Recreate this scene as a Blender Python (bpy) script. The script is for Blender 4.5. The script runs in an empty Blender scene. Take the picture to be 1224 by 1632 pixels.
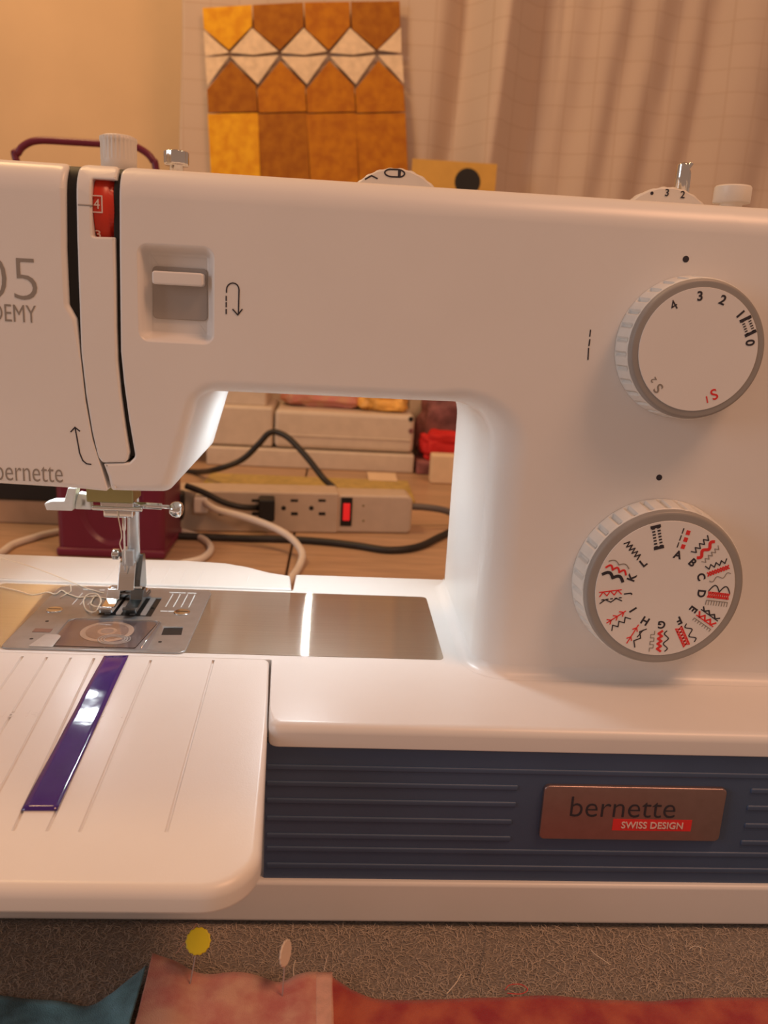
import bpy, bmesh, math, random
from mathutils import Vector, Matrix, noise as mnoise
from mathutils.geometry import delaunay_2d_cdt
random.seed(7)
S = 0.01                       # the numbers below are centimetres; Blender gets metres
scn = bpy.context.scene
col = scn.collection
rad = math.radians

# ------------------------------------------------------------------ camera
F = 1300.0                     # focal length in pixels of the 1224 x 1632 frame
YAW, PITCH, ROLL = rad(3.7), rad(14.2), rad(3.15)
CAM = Vector((0.0, -29.0, 25.35))
FW = Vector((math.sin(YAW)*math.cos(PITCH), math.cos(YAW)*math.cos(PITCH), -math.sin(PITCH)))
R0 = Vector((math.cos(YAW), -math.sin(YAW), 0)); U0 = R0.cross(FW)
RT = math.cos(ROLL)*R0 + math.sin(ROLL)*U0
UP = math.cos(ROLL)*U0 - math.sin(ROLL)*R0
cd = bpy.data.cameras.new('camera'); cam = bpy.data.objects.new('camera', cd); col.objects.link(cam)
cd.sensor_fit = 'VERTICAL'; cd.sensor_height = 36.0; cd.lens = F/1632*36
cd.clip_start = 0.01; cd.clip_end = 20
m3 = Matrix((RT, UP, -FW)).transposed()
cam.matrix_world = Matrix.Translation(CAM*S) @ m3.to_4x4()
cd.dof.use_dof = True; cd.dof.focus_distance = 0.36; cd.dof.aperture_fstop = 14.0
scn.camera = cam

# ------------------------------------------------------------------ world, lights, exposure
scn.view_settings.view_transform = 'Standard'; scn.view_settings.look = 'None'
scn.view_settings.exposure = -0.17; scn.view_settings.gamma = 1.0
scn.view_settings.use_curve_mapping = False
w = bpy.data.worlds.new('room_light'); scn.world = w; w.use_nodes = True
bg = w.node_tree.nodes['Background']
bg.inputs['Color'].default_value = (1.0, 0.60, 0.41, 1); bg.inputs['Strength'].default_value = 0.37

def area(name, loc, target, sx, sy, watts, colr, spread=180):
    d = bpy.data.lights.new(name, 'AREA'); d.shape = 'RECTANGLE'; d.size = sx; d.size_y = sy
    d.energy = watts; d.color = colr; d.spread = rad(spread)
    o = bpy.data.objects.new(name, d); col.objects.link(o); o.location = loc
    o.rotation_euler = (Vector(target) - Vector(loc)).to_track_quat('-Z', 'Y').to_euler()
    return o
area('ceiling_lamp', (0.7, -0.45, 1.6), (0.05, 0.05, 0.15), 0.5, 0.5, 13.0, (1.0, 0.50, 0.27))
area('window_daylight', (-2.2, -0.85, 0.75), (0.0, 0.05, 0.2), 0.9, 1.1, 11.0, (0.84, 0.92, 1.0))
area('wall_lamp', (-0.55, 0.55, 1.35), (-0.2, 1.15, 0.55), 0.25, 0.25, 8.0, (1.0, 0.60, 0.26))

# ------------------------------------------------------------------ pixel rays onto real planes (centimetres)
def ray(x, y): return FW + RT*((x-612)/F) - UP*((y-816)/F)
def on_y(x, y, Y):
    d = ray(x, y); t = (Y-CAM.y)/d.y; return CAM + d*t
def on_z(x, y, Z):
    d = ray(x, y); t = (Z-CAM.z)/d.z; return CAM + d*t

# ------------------------------------------------------------------ materials
MATS = {}
def mat(name, c, rough=0.5, metal=0.0, noise=None, bump=None, spec=0.5, c2=None, stretch=None, coat=0.0,
        trans=0.0, emit=None, sheen=0.0, ior=None, alpha=None):
    m = bpy.data.materials.new(name); m.use_nodes = True; nt = m.node_tree; N = nt.nodes; L = nt.links
    b = N['Principled BSDF']
    b.inputs['Base Color'].default_value = (*c, 1); b.inputs['Roughness'].default_value = rough
    b.inputs['Metallic'].default_value = metal; b.inputs['Specular IOR Level'].default_value = spec
    b.inputs['Coat Weight'].default_value = coat
    b.inputs['Transmission Weight'].default_value = trans
    b.inputs['Sheen Weight'].default_value = sheen
    if ior: b.inputs['IOR'].default_value = ior
    if alpha is not None: b.inputs['Alpha'].default_value = alpha
    if emit:
        b.inputs['Emission Color'].default_value = (*emit[0], 1); b.inputs['Emission Strength'].default_value = emit[1]
    tc = N.new('ShaderNodeTexCoord'); mp = N.new('ShaderNodeMapping'); L.new(tc.outputs['Object'], mp.inputs['Vector'])
    if stretch: mp.inputs['Scale'].default_value = stretch
    if noise is None: noise = (60.0, 0.04)
    nz = N.new('ShaderNodeTexNoise'); nz.inputs['Scale'].default_value = noise[0]; nz.inputs['Detail'].default_value = 5
    L.new(mp.outputs['Vector'], nz.inputs['Vector'])
    rp = N.new('ShaderNodeValToRGB'); k = noise[1]
    d2 = c2 if c2 else tuple(max(0, v*(1-k)) for v in c); d1 = c if c2 else tuple(min(1, v*(1+k)) for v in c)
    rp.color_ramp.elements[0].color = (*d2, 1); rp.color_ramp.elements[1].color = (*d1, 1)
    rp.color_ramp.elements[0].position = 0.35; rp.color_ramp.elements[1].position = 0.65
    L.new(nz.outputs['Fac'], rp.inputs['Fac']); L.new(rp.outputs['Color'], b.inputs['Base Color'])
    if bump:
        nb = N.new('ShaderNodeTexNoise'); nb.inputs['Scale'].default_value = bump[0]; nb.inputs['Detail'].default_value = 3
        L.new(mp.outputs['Vector'], nb.inputs['Vector'])
        bp = N.new('ShaderNodeBump'); bp.inputs['Strength'].default_value = bump[1]; bp.inputs['Distance'].default_value = 0.001
        L.new(nb.outputs['Fac'], bp.inputs['Height']); L.new(bp.outputs['Normal'], b.inputs['Normal'])
    MATS[name] = m
    return m
WHITE = mat('white_plastic', (0.78, 0.765, 0.75), 0.34, noise=(25, .012), bump=(2500, .03))
TABLEW = mat('table_plastic', (0.79, 0.76, 0.735), 0.33, noise=(25, .012), bump=(1800, .05))
IVORY = mat('ivory_plastic', (0.72, 0.68, 0.62), 0.4)
DIALSIDE = mat('dial_side_plastic', (0.74, 0.75, 0.73), 0.35)
DIALGREY = mat('dial_grey_plastic', (0.31, 0.295, 0.28), 0.42)
LEVERGREY = mat('lever_grey_plastic', (0.40, 0.37, 0.35), 0.4)
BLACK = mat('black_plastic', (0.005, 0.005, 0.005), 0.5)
NAVY = mat('navy_panel_plastic', (0.058, 0.098, 0.185), 0.42, noise=(30, .06), bump=(2500, .06))
REDP = mat('red_dial_plastic', (0.62, 0.035, 0.012), 0.3)
INK = mat('dark_ink', (0.028, 0.024, 0.035), 0.6)
INKRED = mat('red_ink', (0.74, 0.03, 0.03), 0.6)
INKGREY = mat('grey_ink', (0.28, 0.25, 0.22), 0.6)
INKLIGHT = mat('pale_ink', (0.75, 0.6, 0.55), 0.6)
CHROME = mat('chrome_metal', (0.70, 0.71, 0.71), 0.10, 1.0)
STEEL = mat('satin_steel', (0.60, 0.61, 0.62), 0.36, 0.75, noise=(150, .05))
PLATE = mat('plate_steel', (0.43, 0.44, 0.45), 0.36, 0.8, noise=(150, .05))
WELL = mat('hook_race_metal', (0.34, 0.32, 0.33), 0.35, 0.6)
OLIVE = mat('brass_bracket', (0.35, 0.33, 0.16), 0.35, 1.0)
FOOTDARK = mat('shaded_steel', (0.16, 0.18, 0.19), 0.22, 1.0)  # dark reflection of the foot's right side put into this colour; screw slots share it
BADGE = mat('badge_metal', (0.35, 0.25, 0.245), 0.3, 0.8, noise=(200, .04))
CLEARWHITE = mat('translucent_white', (0.85, 0.88, 0.87), 0.25)
GLASS = mat('clear_plastic', (0.94, 0.90, 0.92), 0.06, trans=1.0, ior=1.25)
PURPLE = mat('purple_film', (0.045, 0.008, 0.20), 0.10, coat=0.5, noise=(40, .1), bump=(60, .25))
THREADM = mat('cream_thread', (0.80, 0.66, 0.50), 0.8)
BURG = mat('burgundy_plastic', (0.15, 0.011, 0.036), 0.35)
CORDB = mat('black_cord', (0.016, 0.014, 0.013), 0.5)
CORDW = mat('white_cord', (0.70, 0.64, 0.57), 0.5)
CORDG = mat('grey_cord', (0.13, 0.12, 0.12), 0.5)
STRIPM = mat('beige_plastic', (0.56, 0.46, 0.36), 0.42)
DEVICE = mat('cream_casing', (0.66, 0.56, 0.45), 0.35)
DESK = mat('desk_wood', (0.46, 0.30, 0.185), 0.42, noise=(14, .14), stretch=(1, 8, 1))
WALL = mat('tan_wall_paint', (0.66, 0.47, 0.28), 0.8, noise=(6, .04), bump=(300, .1))
LEDM = mat('led_lens', (0.9, 0.95, 1.0), 0.3, emit=((0.86, 0.95, 1.0), 25.0))
NLEDM = mat('needle_led_lens', (0.9, 0.95, 1.0), 0.3, emit=((0.9, 0.96, 1.0), 80.0))
LEDRED = mat('red_rocker', (0.6, 0.01, 0.01), 0.25, emit=((1.0, 0.03, 0.03), 0.45))
YPIN = mat('yellow_pin_head', (0.74, 0.62, 0.02), 0.4)
WPIN = mat('cream_pin_head', (0.78, 0.64, 0.52), 0.4)
YRULER = mat('yellow_ruler', (0.50, 0.36, 0.09), 0.4, noise=(90, .15))
PAPER = mat('cream_paper', (0.80, 0.62, 0.42), 0.7)
FELT = mat('grey_brown_felt', (0.34, 0.27, 0.21), 0.95, noise=(900, .45), c2=(0.10, 0.08, 0.065), stretch=(1, 2.2, 1), bump=(900, 1.0), sheen=0.3)
FIBRE = mat('felt_fibre', (0.50, 0.41, 0.33), 0.9)
PINKF = mat('pink_cotton', (0.72, 0.40, 0.29), 0.9, noise=(85, .3), c2=(0.55, 0.17, 0.15), bump=(2500, .5), sheen=.2)
HEMF = mat('pale_pink_cotton', (0.72, 0.42, 0.33), 0.9, noise=(200, .1), bump=(2500, .5))
REDF = mat('red_cotton', (0.52, 0.115, 0.06), 0.9, noise=(75, .3), c2=(0.34, 0.022, 0.030), bump=(2500, .6), sheen=.2)
TEALF = mat('teal_cotton', (0.20, 0.50, 0.66), 0.9, noise=(50, .3), c2=(0.035, 0.10, 0.13), bump=(2500, .6), sheen=.2)
GOLD = [mat('gold_cotton_a', (0.82, 0.44, 0.018), 0.9, noise=(60, .25), c2=(0.68, 0.30, 0.010)),
        mat('gold_cotton_b', (0.40, 0.15, 0.008), 0.9, noise=(60, .25), c2=(0.30, 0.095, 0.005)),
        mat('gold_cotton_c', (0.52, 0.20, 0.008), 0.9, noise=(60, .25), c2=(0.40, 0.13, 0.006))]
CREAMF = mat('cream_cotton', (0.76, 0.60, 0.42), 0.9, noise=(90, .1))
PINKBG = mat('rose_fabric', (0.62, 0.24, 0.20), 0.8, noise=(60, .4), c2=(0.62, 0.33, 0.20))
AMBER = mat('amber_fabric', (0.85, 0.46, 0.10), 0.45, noise=(60, .2))
MAUVE = mat('mauve_fabric', (0.24, 0.09, 0.09), 0.8, noise=(40, .4))
REDBG = mat('bright_red_cloth', (0.60, 0.012, 0.010), 0.7)
YCARD = mat('ochre_card', (0.62, 0.36, 0.07), 0.6)

# brushed bed plate: fine grain along X tilts the surface along the depth axis only, so a lamp above draws a line
BRUSH = bpy.data.materials.new('brushed_bed_metal'); BRUSH.use_nodes = True
_n = BRUSH.node_tree.nodes; _l = BRUSH.node_tree.links; _b = _n['Principled BSDF']
_b.inputs['Metallic'].default_value = 1.0; _b.inputs['Roughness'].default_value = 0.06
_tc = _n.new('ShaderNodeTexCoord'); _sp = _n.new('ShaderNodeSeparateXYZ'); _l.new(_tc.outputs['Object'], _sp.inputs[0])
def _wn(k):
    m_ = _n.new('ShaderNodeMath'); m_.operation = 'MULTIPLY'; m_.inputs[1].default_value = k; _l.new(_sp.outputs['Y'], m_.inputs[0])
    t_ = _n.new('ShaderNodeTexWhiteNoise'); t_.noise_dimensions = '1D'; _l.new(m_.outputs[0], t_.inputs['W']); return t_.outputs['Value']
_ad = _n.new('ShaderNodeMath'); _ad.operation = 'ADD'; _l.new(_wn(91000.0), _ad.inputs[0]); _l.new(_wn(57000.0), _ad.inputs[1])
_sc = _n.new('ShaderNodeMath'); _sc.operation = 'MULTIPLY_ADD'; _sc.inputs[1].default_value = 0.85; _sc.inputs[2].default_value = -0.85; _l.new(_ad.outputs[0], _sc.inputs[0])
_cb = _n.new('ShaderNodeCombineXYZ'); _cb.inputs['Z'].default_value = 1.0; _l.new(_sc.outputs[0], _cb.inputs['Y'])
_nm = _n.new('ShaderNodeVectorMath'); _nm.operation = 'NORMALIZE'; _l.new(_cb.outputs[0], _nm.inputs[0]); _l.new(_nm.outputs[0], _b.inputs['Normal'])
_mp = _n.new('ShaderNodeMapping'); _mp.inputs['Scale'].default_value = (3, 900, 1); _l.new(_tc.outputs['Object'], _mp.inputs['Vector'])
_nz = _n.new('ShaderNodeTexNoise'); _nz.inputs['Scale'].default_value = 3.0; _l.new(_mp.outputs['Vector'], _nz.inputs['Vector'])
_rp = _n.new('ShaderNodeValToRGB'); _rp.color_ramp.elements[0].color = (0.46, 0.41, 0.34, 1); _rp.color_ramp.elements[1].color = (0.58, 0.53, 0.45, 1)
_l.new(_nz.outputs['Fac'], _rp.inputs['Fac']); _l.new(_rp.outputs['Color'], _b.inputs['Base Color'])
_g = _n.new('ShaderNodeBsdfAnisotropic'); _g.inputs['Roughness'].default_value = 0.42; _l.new(_rp.outputs['Color'], _g.inputs['Color'])
_mx = _n.new('ShaderNodeMixShader'); _mx.inputs[0].default_value = 0.45
_l.new(_b.outputs[0], _mx.inputs[1]); _l.new(_g.outputs[0], _mx.inputs[2]); _l.new(_mx.outputs[0], _n['Material Output'].inputs['Surface'])

# hanging flannel with a woven line grid
CURT = bpy.data.materials.new('gridded_flannel'); CURT.use_nodes = True
_n = CURT.node_tree.nodes; _l = CURT.node_tree.links; _b = _n['Principled BSDF']
_b.inputs['Roughness'].default_value = 0.95; _b.inputs['Sheen Weight'].default_value = 0.2
_tc = _n.new('ShaderNodeTexCoord')
_bk = _n.new('ShaderNodeTexBrick'); _bk.offset = 0.0; _bk.squash = 1.0
_bk.inputs['Color1'].default_value = (0.57, 0.455, 0.365, 1); _bk.inputs['Color2'].default_value = (0.55, 0.44, 0.355, 1)
_bk.inputs['Mortar'].default_value = (0.49, 0.37, 0.28, 1); _bk.inputs['Scale'].default_value = 1.0
_bk.inputs['Brick Width'].default_value = 0.045; _bk.inputs['Row Height'].default_value = 0.037
_bk.inputs['Mortar Size'].default_value = 0.0012; _bk.inputs['Mortar Smooth'].default_value = 0.6
_l.new(_tc.outputs['UV'], _bk.inputs['Vector']); _l.new(_bk.outputs['Color'], _b.inputs['Base Color'])

# ------------------------------------------------------------------ builders
def tag(o, label=None, cat=None, group=None, kind=None):
    if label: o['label'] = label
    if cat: o['category'] = cat
    if group: o['group'] = group
    if kind: o['kind'] = kind
    return o
def empty(name, loc, label=None, cat=None, group=None):
    o = bpy.data.objects.new(name, None); col.objects.link(o); o.location = Vector(loc)*S
    o.empty_display_size = 0.01
    return tag(o, label, cat, group)
def world_of(o):
    v = Vector((0, 0, 0))
    while o is not None:
        v += o.location; o = o.parent
    return v
def put(name, me, m, parent=None):
    """me is in metres, world space; keep that place under the parent"""
    o = bpy.data.objects.new(name, me); col.objects.link(o)
    if m: me.materials.clear(); me.materials.append(m)
    if parent is not None:
        off = world_of(parent); me.transform(Matrix.Translation(-off)); o.parent = parent
    return o
def from_bm(name, bm, m, parent=None, smooth=True, wn=False, scale=True, sheet=None):
    if scale: bmesh.ops.scale(bm, vec=(S, S, S), verts=bm.verts)
    bmesh.ops.recalc_face_normals(bm, faces=bm.faces)
    if sheet:
        bm.normal_update()
        if sum(f.normal.dot(Vector(sheet)) for f in bm.faces) < 0: bmesh.ops.reverse_faces(bm, faces=bm.faces)
    me = bpy.data.meshes.new(name); bm.to_mesh(me); bm.free()
    for p in me.polygons: p.use_smooth = smooth
    o = put(name, me, m, parent)
    if wn:
        md = o.modifiers.new('normals', 'WEIGHTED_NORMAL'); md.weight = 80; md.keep_sharp = True
    return o
def box(name, lo, hi, m, parent=None, bev=0.1, seg=3, rot=None):
    bm = bmesh.new(); bmesh.ops.create_cube(bm, size=1)
    c = (Vector(lo)+Vector(hi))/2; d = Vector(hi)-Vector(lo)
    bmesh.ops.scale(bm, vec=d, verts=bm.verts)
    if bev: bmesh.ops.bevel(bm, geom=bm.edges[:], offset=min(bev, min(d)*.45), segments=seg, profile=.5, affect='EDGES')
    if rot: bmesh.ops.rotate(bm, cent=(0, 0, 0), matrix=rot, verts=bm.verts)
    bmesh.ops.translate(bm, vec=c, verts=bm.verts)
    return from_bm(name, bm, m, parent, wn=True)
def lathe_bm(bm, prof, M, seg=32, mod=None):
    rings = []
    for (r, h) in prof:
        ring = []
        for i in range(seg):
            a = 2*math.pi*i/seg; rr = mod(r, h, i) if mod else r
            ring.append(bm.verts.new(M @ Vector((rr*math.cos(a), rr*math.sin(a), h))))
        rings.append(ring)
    for A, B in zip(rings[:-1], rings[1:]):
        for i in range(seg): bm.faces.new((A[i], A[(i+1) % seg], B[(i+1) % seg], B[i]))
    bm.faces.new(rings[0][::-1]); bm.faces.new(rings[-1])
def lathe(name, prof, loc, axis, m, parent=None, seg=32, mod=None, wn=True):
    """prof = (radius, height) along axis from loc"""
    q = Vector((0, 0, 1)).rotation_difference(Vector(axis).normalized()).to_matrix().to_4x4()
    bm = bmesh.new(); lathe_bm(bm, prof, Matrix.Translation(Vector(loc)) @ q, seg, mod)
    return from_bm(name, bm, m, parent, wn=wn)
def smooth_path(pts, n=8):
    P = [Vector(p) for p in pts]; out = []
    for i in range(len(P)-1):
        p0 = P[max(i-1, 0)]; p1 = P[i]; p2 = P[i+1]; p3 = P[min(i+2, len(P)-1)]
        for k in range(n):
            t = k/n
            out.append(.5*((2*p1)+(p2-p0)*t+(2*p0-5*p1+4*p2-p3)*t*t+(3*p1-p0-3*p2+p3)*t**3))
    out.append(P[-1]); return out
def tube_bm(bm, path, r, seg=8):
    n = len(path); rings = []; up = Vector((0.13, 0.21, 1)).normalized()
    for i, p in enumerate(path):
        t = (path[min(i+1, n-1)]-path[max(i-1, 0)]).normalized()
        u = t.cross(up); u = u.normalized() if u.length > 1e-4 else Vector((1, 0, 0))
        v = u.cross(t).normalized(); rr = r(i/(n-1)) if callable(r) else r
        rings.append([bm.verts.new(p + (u*math.cos(2*math.pi*k/seg)+v*math.sin(2*math.pi*k/seg))*rr) for k in range(seg)])
    for A, B in zip(rings[:-1], rings[1:]):
        for i in range(seg): bm.faces.new((A[i], A[(i+1) % seg], B[(i+1) % seg], B[i]))
    bm.faces.new(rings[0][::-1]); bm.faces.new(rings[-1])
def tube(name, pts, r, m, parent=None, seg=8, n=8, sm=True):
    bm = bmesh.new(); tube_bm(bm, smooth_path(pts, n) if sm else [Vector(p) for p in pts], r, seg)
    return from_bm(name, bm, m, parent, wn=False)
def round_poly(pts, seg=8):
    """pts (u, v, radius) -> rounded outline"""
    out = []; n = len(pts)
    for i in range(n):
        p = Vector(pts[i][:2]); r = pts[i][2] if len(pts[i]) > 2 else 0
        a = Vector(pts[i-1][:2])-p; b = Vector(pts[(i+1) % n][:2])-p
        if r <= 0: out.append(p); continue
        la, lb = a.length, b.length; a.normalize(); b.normalize()
        ang = a.angle(b); d = min(r/math.tan(ang/2), la*.49, lb*.49); r = d*math.tan(ang/2)
        c = p + (a+b).normalized()*(r/math.sin(ang/2))
        s0 = p+a*d-c; s1 = p+b*d-c
        a0 = math.atan2(s0.y, s0.x); da = math.atan2(s1.y, s1.x)-a0
        while da > math.pi: da -= 2*math.pi
        while da < -math.pi: da += 2*math.pi
        for k in range(seg+1):
            t = a0+da*k/seg; out.append(c+Vector((math.cos(t), math.sin(t)))*r)
    return out
def area2(P): return sum(P[i-1].x*P[i].y-P[i].x*P[i-1].y for i in range(len(P)))/2
def normals_in(P):
    n = len(P); s = 1 if area2(P) > 0 else -1; out = []
    for i in range(n):
        e0 = (P[i]-P[i-1]).normalized(); e1 = (P[(i+1) % n]-P[i]).normalized()
        n0 = Vector((-e0.y, e0.x))*s; n1 = Vector((-e1.y, e1.x))*s
        b = n0+n1
        b = b.normalized() if b.length > 1e-5 else n0
        out.append(b/max(.5, b.dot(n0)))
    return out
def inside(p, L):
    wn = 0
    for i in range(len(L)):
        a, b = L[i-1], L[i]
        if (a.y > p.y) != (b.y > p.y) and p.x < (b.x-a.x)*(p.y-a.y)/(b.y-a.y)+a.x: wn += 1 if b.y > a.y else -1
    return wn != 0
def dense(P, step):
    out = []
    for i in range(len(P)):
        a = P[i]; b = P[(i+1) % len(P)]; k = max(1, int((b-a).length/step))
        if (b-a).length < 1e-5: continue
        out += [a+(b-a)*(j/k) for j in range(k)]
    return out
def shell(name, P, r, w0, w1, mp_, m, parent=None, holes=(), rb=.1, K=6, cuts=(), post=None, crisp=False):
    """outline P swept from w0 (rounded rim, radius r or r(u, v)) to w1; holes: (outline, [(inset, depth)...])"""
    P = [Vector(p[:2]) for p in P]
    if callable(r): P = dense(P, .4)
    N = normals_in(P); n = len(P)
    if callable(r):
        R = [r(p.x, p.y) for p in P]
        for _ in range(3): R = [(R[i-1]+2*R[i]+R[(i+1) % n])/4 for i in range(n)]
    else: R = list(r) if isinstance(r, (list, tuple)) else [r]*n
    mp = (lambda u, v, wd: Vector((u, v, wd))) if post else mp_
    bm = bmesh.new(); loops = []
    def loop(ins, dep): return [bm.verts.new(mp(P[i].x+N[i].x*ins(i), P[i].y+N[i].y*ins(i), dep(i))) for i in range(n)]
    for k in range(K+1):
        t = k/K*math.pi/2
        loops.append(loop(lambda i: R[i]*(1-math.sin(t)), lambda i: w0+R[i]*(1-math.cos(t))))
    for k in range(3):
        t = k/2*math.pi/2
        loops.append(loop(lambda i: rb*(1-math.cos(t)), lambda i: w1-rb*(1-math.sin(t))))
    for A, B in zip(loops[:-1], loops[1:]):
        for i in range(n): bm.faces.new((A[i], A[(i+1) % n], B[(i+1) % n], B[i]))
    def cap(uv_loops, vert_loops, wd):
        """flat cap of the first loop, with the other loops left open"""
        pts, vs, edges, k0 = [], [], [], 0
        for L_, V_ in zip(uv_loops, vert_loops):
            k = len(L_); pts += L_; vs += V_; edges += [(k0+i, k0+(i+1) % k) for i in range(k)]; k0 += k
        vc, _, fc, ov, _, _ = delaunay_2d_cdt(pts, edges, [], 1, 1e-6)
        vmap = [vs[o_[0]] if o_ else bm.verts.new(mp(c_.x, c_.y, wd)) for c_, o_ in zip(vc, ov)]
        for f in fc:
            c_ = sum((vc[i] for i in f), Vector((0, 0)))/len(f)
            if not inside(c_, uv_loops[0]) or any(inside(c_, h_) for h_ in uv_loops[1:]): continue
            vv = [vmap[i] for i in f]
            if len(set(vv)) == 3 and bm.faces.get(vv) is None: bm.faces.new(vv)
    uvF = [P[i]+N[i]*R[i] for i in range(n)]; uvB = [P[i]+N[i]*rb for i in range(n)]
    cap([uvB], [loops[-1]], w1)
    hu, hv = [], []
    for (H, prof) in holes:
        H = [Vector(p[:2]) for p in H]; HN = normals_in(H); hn = len(H)
        hl = [[bm.verts.new(mp(H[i].x+HN[i].x*ins, H[i].y+HN[i].y*ins, w0+dep)) for i in range(hn)] for (ins, dep) in prof]
        for A, B in zip(hl[:-1], hl[1:]):
            for i in range(hn): bm.faces.new((A[i], A[(i+1) % hn], B[(i+1) % hn], B[i]))
        bm.faces.new(hl[-1]); hu.append(H); hv.append(hl[0])
        if crisp:
            for i in range(hn): bm.edges.get((hl[0][i], hl[0][(i+1) % hn])).smooth = False
    cap([uvF]+hu, [loops[0]]+hv, w0)
    if post:
        for cv in cuts:
            bmesh.ops.bisect_plane(bm, geom=bm.verts[:]+bm.edges[:]+bm.faces[:], plane_co=(0, cv, 0), plane_no=(0, 1, 0), dist=1e-5)
        for v in bm.verts:
            u_, v_, w_ = post(*v.co); v.co = mp_(u_, v_, w_)
    return from_bm(name, bm, m, parent, wn=True)
FRONT = lambda u, v, wd: Vector((u, wd, v))            # outline in X-Z, depth along Y
def flat_print(name, quads, m, parent, mp, th=.012):
    """thin printed strokes: list of 2D polygons"""
    bm = bmesh.new()
    for qi, q in enumerate(quads):
        a = [bm.verts.new(mp(x, y, th+.0016*(qi % 6))) for x, y in q]; b = [bm.verts.new(mp(x, y, -.01)) for x, y in q]
        bm.faces.new(a); bm.faces.new(b[::-1]); k = len(q)
        for i in range(k): bm.faces.new((a[i], b[i], b[(i+1) % k], a[(i+1) % k]))
    return from_bm(name, bm, m, parent, smooth=False)
def stroke(pts, wd, ext=.3):
    out = []
    for (x0, y0), (x1, y1) in zip(pts[:-1], pts[1:]):
        dx, dy = x1-x0, y1-y0; l = math.hypot(dx, dy) or 1e-6
        nx, ny = -dy/l*wd/2, dx/l*wd/2; ex, ey = dx/l*wd*ext, dy/l*wd*ext
        out.append([(x0-ex+nx, y0-ey+ny), (x0-ex-nx, y0-ey-ny), (x1+ex-nx, y1+ey-ny), (x1+ex+nx, y1+ey+ny)])
    return out
def text_mesh(s, offset=0.0):
    cu = bpy.data.curves.new('lettering', 'FONT'); cu.body = s; cu.extrude = 0.004; cu.offset = offset; cu.resolution_u = 4
    o = bpy.data.objects.new('lettering', cu); col.objects.link(o); bpy.context.view_layer.update()
    me = bpy.data.meshes.new_from_object(o.evaluated_get(bpy.context.evaluated_depsgraph_get()))
    bpy.data.objects.remove(o); bpy.data.curves.remove(cu); return me
def text_on(s, origin, ux, uy, width, height, m, parent, offset=0.0, centre=False, th=.02):
    """fit the words into width x height at origin, directions ux, uy; th = proud of the surface (cm)"""
    me = text_mesh(s, offset)
    xs = [v.co.x for v in me.vertices]; ys = [v.co.y for v in me.vertices]; x0, x1, y0, y1 = min(xs), max(xs), min(ys), max(ys)
    sy = height/(y1-y0); sx = width/(x1-x0) if width else sy
    ux = Vector(ux).normalized(); uy = Vector(uy).normalized(); uz = ux.cross(uy)
    ox, oy = ((x0+x1)/2, (y0+y1)/2) if centre else (x0, y0)
    for v in me.vertices:
        v.co = (Vector(origin)+ux*((v.co.x-ox)*sx)+uy*((v.co.y-oy)*sy)+uz*(th*(1 if v.co.z > 0 else -1)*.6))*S
    return put('lettering', me, m, parent)

# ================================================================== the room
ZD = -0.6                                        # desk top; the felt mat lifts things to z = 0
WY = 132.0
o = box('wall_back', (-160, WY, -90), (160, WY+6, 190), WALL, bev=0); tag(o, kind='structure')
# the desk: boards with open joints
desk = empty('desk', (0, 50, -75), 'brown wooden desk with a joint across it under the machine', 'desk')
joint = on_z(463, 880, ZD).x
for x0, x1 in ((-110, joint-.12), (joint+.12, 110)):
    box('desk_board', (x0, -14, ZD-3), (x1, WY-.5, ZD), DESK, desk, bev=.12)
for x in (-104, 104):
    for y in (-8, WY-8): box('leg', (x-3, y-3, -75), (x+3, y+3, ZD-3), DESK, desk, bev=.3)

# ---- hanging flannel (design wall) with folds
CY = 118.0
def fold(x):                                     # depth offset of the cloth along X (cm)
    g = lambda c, s, a: a*math.exp(-((x-c)/s)**2)
    return (g(23, 2.6, -5.5)+g(17.5, 3.0, 3.0)+g(30, 3, 1.2)+g(40, 2.5, -.7)+g(46, 2, -.6)+g(52, 3, .8)
            + g(58, 3.2, 1.8)+g(65, 3, -1.8)+.35*math.sin(x*.9)+.25*math.sin(x*.37+1))
xl = on_y(288, 120, CY).x
bm = bmesh.new(); uvl = bm.loops.layers.uv.new('UVMap')
NX, NZ = 220, 40; grid = []
for j in range(NZ+1):
    z = 4 + 106*j/NZ; rowv = []
    for i in range(NX+1):
        x = xl + (90-xl)*i/NX
        f = fold(x - (z-40)*.03 - (.05*(z-45) if x > 34 else 0))
        k = min(1, max(0, (x-12)/6))
        y = CY + f*(.12+.88*k) + .5*mnoise.noise(Vector((x*.12, z*.06, 3))) + .22*k*mnoise.noise(Vector((x*.55+z*.12, z*.10, 9)))
        rowv.append(bm.verts.new((x + .35*math.sin(z*.11), y, z)))
    grid.append(rowv)
for j in range(NZ):
    for i in range(NX):
        f = bm.faces.new((grid[j][i], grid[j][i+1], grid[j+1][i+1], grid[j+1][i]))
        for lp in f.loops: lp[uvl].uv = (lp.vert.co.x*S, lp.vert.co.z*S)
cur = from_bm('hanging_flannel', bm, CURT, sheet=(0, -1, 0))
md = cur.modifiers.new('thickness', 'SOLIDIFY'); md.thickness = 0.002
tag(cur, 'beige flannel sheet with faint grid lines hanging in folds on the wall', 'curtain')

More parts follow.
